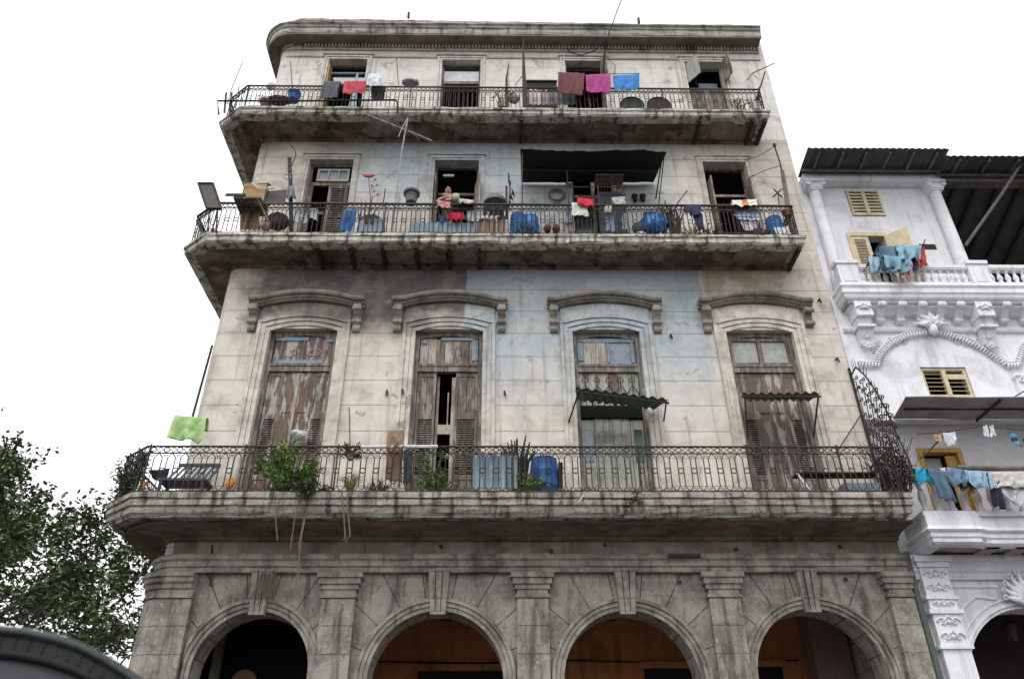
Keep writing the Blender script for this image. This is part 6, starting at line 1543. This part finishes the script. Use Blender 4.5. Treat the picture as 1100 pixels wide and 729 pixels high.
for t in tips:
    if tr.random() < .34: continue
    n = tr.randint(22, 44); sp = tr.uniform(.13,.26)
    for i in range(n):
        v = Vector((tr.gauss(0,1), tr.gauss(0,1), tr.gauss(0,.8)))*sp
        lf.leaf(t+v, Vector((tr.uniform(-1,1),tr.uniform(-1,1),tr.uniform(-.9,.5))), Vector((tr.uniform(-1,1),tr.uniform(-1,1),1)), tr.uniform(.13,.22), tr.uniform(.07,.12))
tk.build('trunk', plain('tree_bark', (.10,.085,.07), .95), T)
lf.build('crown', leafmat('tree_leaf', (.045,.08,.028), (.13,.175,.07), (.10,.095,.07)), T, fixn=False)

# ================================================================== PARKED VAN at lower left, close to the camera
V = thing('parked_van', 'dark blue grey van roof with raised gutter rim at the lower left corner', 'van', (-3.6,-12.2,0))
ch_pts = [(-60,664),(-20,668),(0,671),(30,674),(60,680),(85,688),(110,700),(132,713),(155,729),(170,741)]
yv = -12.5; TH = R(24)
O_ = at(155, 729, yv); SX, SY = -math.cos(TH), -math.sin(TH)
def on_side(px, py):
    # point of the van's near side (an upright plane turned by TH) seen at this pixel
    d = at(px, py, yv)-CP; n = Vector((-SY, SX, 0)); t = (O_-CP).dot(n)/d.dot(n); return CP+d*t
def loc(p): return Vector((-(p-O_).dot(Vector((SX,SY,0)))+O_.x, yv, p.z))
top = [loc(on_side(px, py)) for px, py in ch_pts]; dx = top[-1]
hood = [Vector((dx.x+.12,yv,1.85)), Vector((dx.x+.34,yv,1.25)), Vector((dx.x+.95,yv,1.1)), Vector((dx.x+1.05,yv,.95)), Vector((dx.x+1.05,yv,.35))]
rear = [Vector((top[0].x-1.6,yv,2.40)), Vector((top[0].x-1.9,yv,2.2)), Vector((top[0].x-2.0,yv,1.2)), Vector((top[0].x-2.0,yv,.35))]
out_ = list(reversed(rear))+top+hood
M['vanpaint'] = weathered('dark_van_paint', (.018,.024,.024), (.028,.036,.036), (.012,.014,.014), .5, 9, True, .3, .05, spec=.5)  # vertical streaks darken the paint in place of reflections
mb = MB(); n = len(out_); W_ = 1.7; K = 8; o = 0
rings = []
for k in range(K+1):
    t = k/K; e = math.sin(math.pi*t)**.5 if 0 < t < 1 else 0; yy = yv+W_*t
    for p in out_:
        s = .02*e if p.z > 1.9 else (.05*e if p.z > 1.0 else .0); mb.v.append(Vector((p.x, yy, p.z+s-.0)))
for k in range(K):
    for i in range(n-1): mb.f.append((k*n+i, k*n+i+1, (k+1)*n+i+1, (k+1)*n+i))
mb.f.append(tuple(range(n))); mb.f.append(tuple(K*n+i for i in range(n-1,-1,-1)))
mb.f.append(tuple(k*n for k in range(K+1))+tuple(k*n+n-1 for k in range(K,-1,-1)))
mb.build('body', 'vanpaint', V, smooth=False)
gut = [p+Vector((0,-.03,-.105-.012*i/len(top))) for i, p in enumerate(top)]
MB().tube([q+Vector((0,.0,0)) for q in gut], .016, 8).build('roof_gutter', 'dark', V, smooth=True)
for i in range(len(gut)-1):
    for t in (.0, .5):
        q = gut[i].lerp(gut[i+1], t); MB().bar(q+Vector((0,.012,.012)), q+Vector((.01,.03,.085)), .045, .03).build('roof_band_bar', 'dark', V)  # dark bars across the band between gutter and rim
MB().tube([q+Vector((0,.015,.085)) for q in gut], .02, 8).build('roof_rim', 'vanpaint', V, smooth=True)
x0 = top[0].x-1.2
for a, b in ((x0, x0+1.0), (x0+1.08, x0+2.0), (x0+2.08, dx.x-.12)):
    f = lambda x: min((top[0].z-.145), (top[0].z-.145)-max(0, (x-top[3].x))*.26)
    pts = [(a,yv-.012,1.35),(b+.1,yv-.012,1.35)]+[(b-(b-a)*i/6,yv-.012,f(b-(b-a)*i/6)) for i in range(7)]
    MB().prism(pts, (0,.008,0)).build('window', 'glass', V)
MB().prism([(dx.x+.14,yv+.1,1.82),(dx.x+.36,yv+.1,1.28),(dx.x+.36,yv+W_-.1,1.28),(dx.x+.14,yv+W_-.1,1.82)], (.02,0,.015)).build('windscreen', 'glass', V)
for y in (yv+.25, yv+W_-.25): MB().lathe([(.02,0),(.11,.01),(.12,.05),(.02,.07)], (dx.x+1.05,y,.72), 14).build('headlight', 'steel', V)
for x in (rear[-1].x+.7, dx.x+.5):
    for y in (yv-.01, yv+W_-.19):
        wt = MB().tube([(x,y,.34),(x,y+.2,.34)], .34, 24).build('wheel', plain('tyre_rubber', (.02,.02,.02), .9), V); MB().tube([(x,y-.012,.34),(x,y+.212,.34)], .19, 16).build('rim', 'steel', wt)
MB().box(dx.x+1.06, dx.x+1.16, yv+.02, yv+W_-.02, .38, .52).build('bumper', 'steel', V)

# turn the van about its near front corner
V.location = Vector((O_.x, yv, 0)) + Matrix.Rotation(TH, 3, 'Z') @ (Vector((-3.6,-12.2,0)) - Vector((O_.x, yv, 0)))
V.rotation_euler[2] = TH

# ================================================================== LIGHT
wd = bpy.data.worlds.new('World'); S.world = wd; wd.use_nodes = True
nt = wd.node_tree; bg = nt.nodes['Background']
sky = nt.nodes.new('ShaderNodeTexSky'); sky.sky_type = 'NISHITA'; sky.sun_disc = False
EL, AZ = R(58), R(200)
sky.sun_elevation = EL; sky.sun_rotation = AZ; sky.altitude = 20; sky.air_density = 1.5; sky.dust_density = 6
hs = nt.nodes.new('ShaderNodeHueSaturation'); hs.inputs['Saturation'].default_value = .12; hs.inputs['Value'].default_value = 1.0
mx = nt.nodes.new('ShaderNodeMix'); mx.data_type = 'RGBA'; mx.inputs[0].default_value = .6; mx.inputs[7].default_value = (13, 13.2, 13.6, 1)
nt.links.new(sky.outputs[0], hs.inputs['Color']); nt.links.new(hs.outputs[0], mx.inputs[6]); nt.links.new(mx.outputs[2], bg.inputs[0])
bg.inputs[1].default_value = .1
sl = bpy.data.lights.new('sun', 'SUN'); sl.energy = .7; sl.angle = R(30); sl.color = (1, .97, .92)
so = bpy.data.objects.new('sun', sl); COL.objects.link(so)
sd = Vector((math.sin(AZ)*math.cos(EL), math.cos(AZ)*math.cos(EL), math.sin(EL)))
so.rotation_euler = sd.to_track_quat('Z', 'Y').to_euler()
vs = S.view_settings; vs.view_transform = 'Standard'; vs.look = 'None'; vs.gamma = 1; vs.use_curve_mapping = False; vs.exposure = .58
cam.dof.use_dof = True; cam.dof.focus_distance = 20; cam.dof.aperture_fstop = 1.4
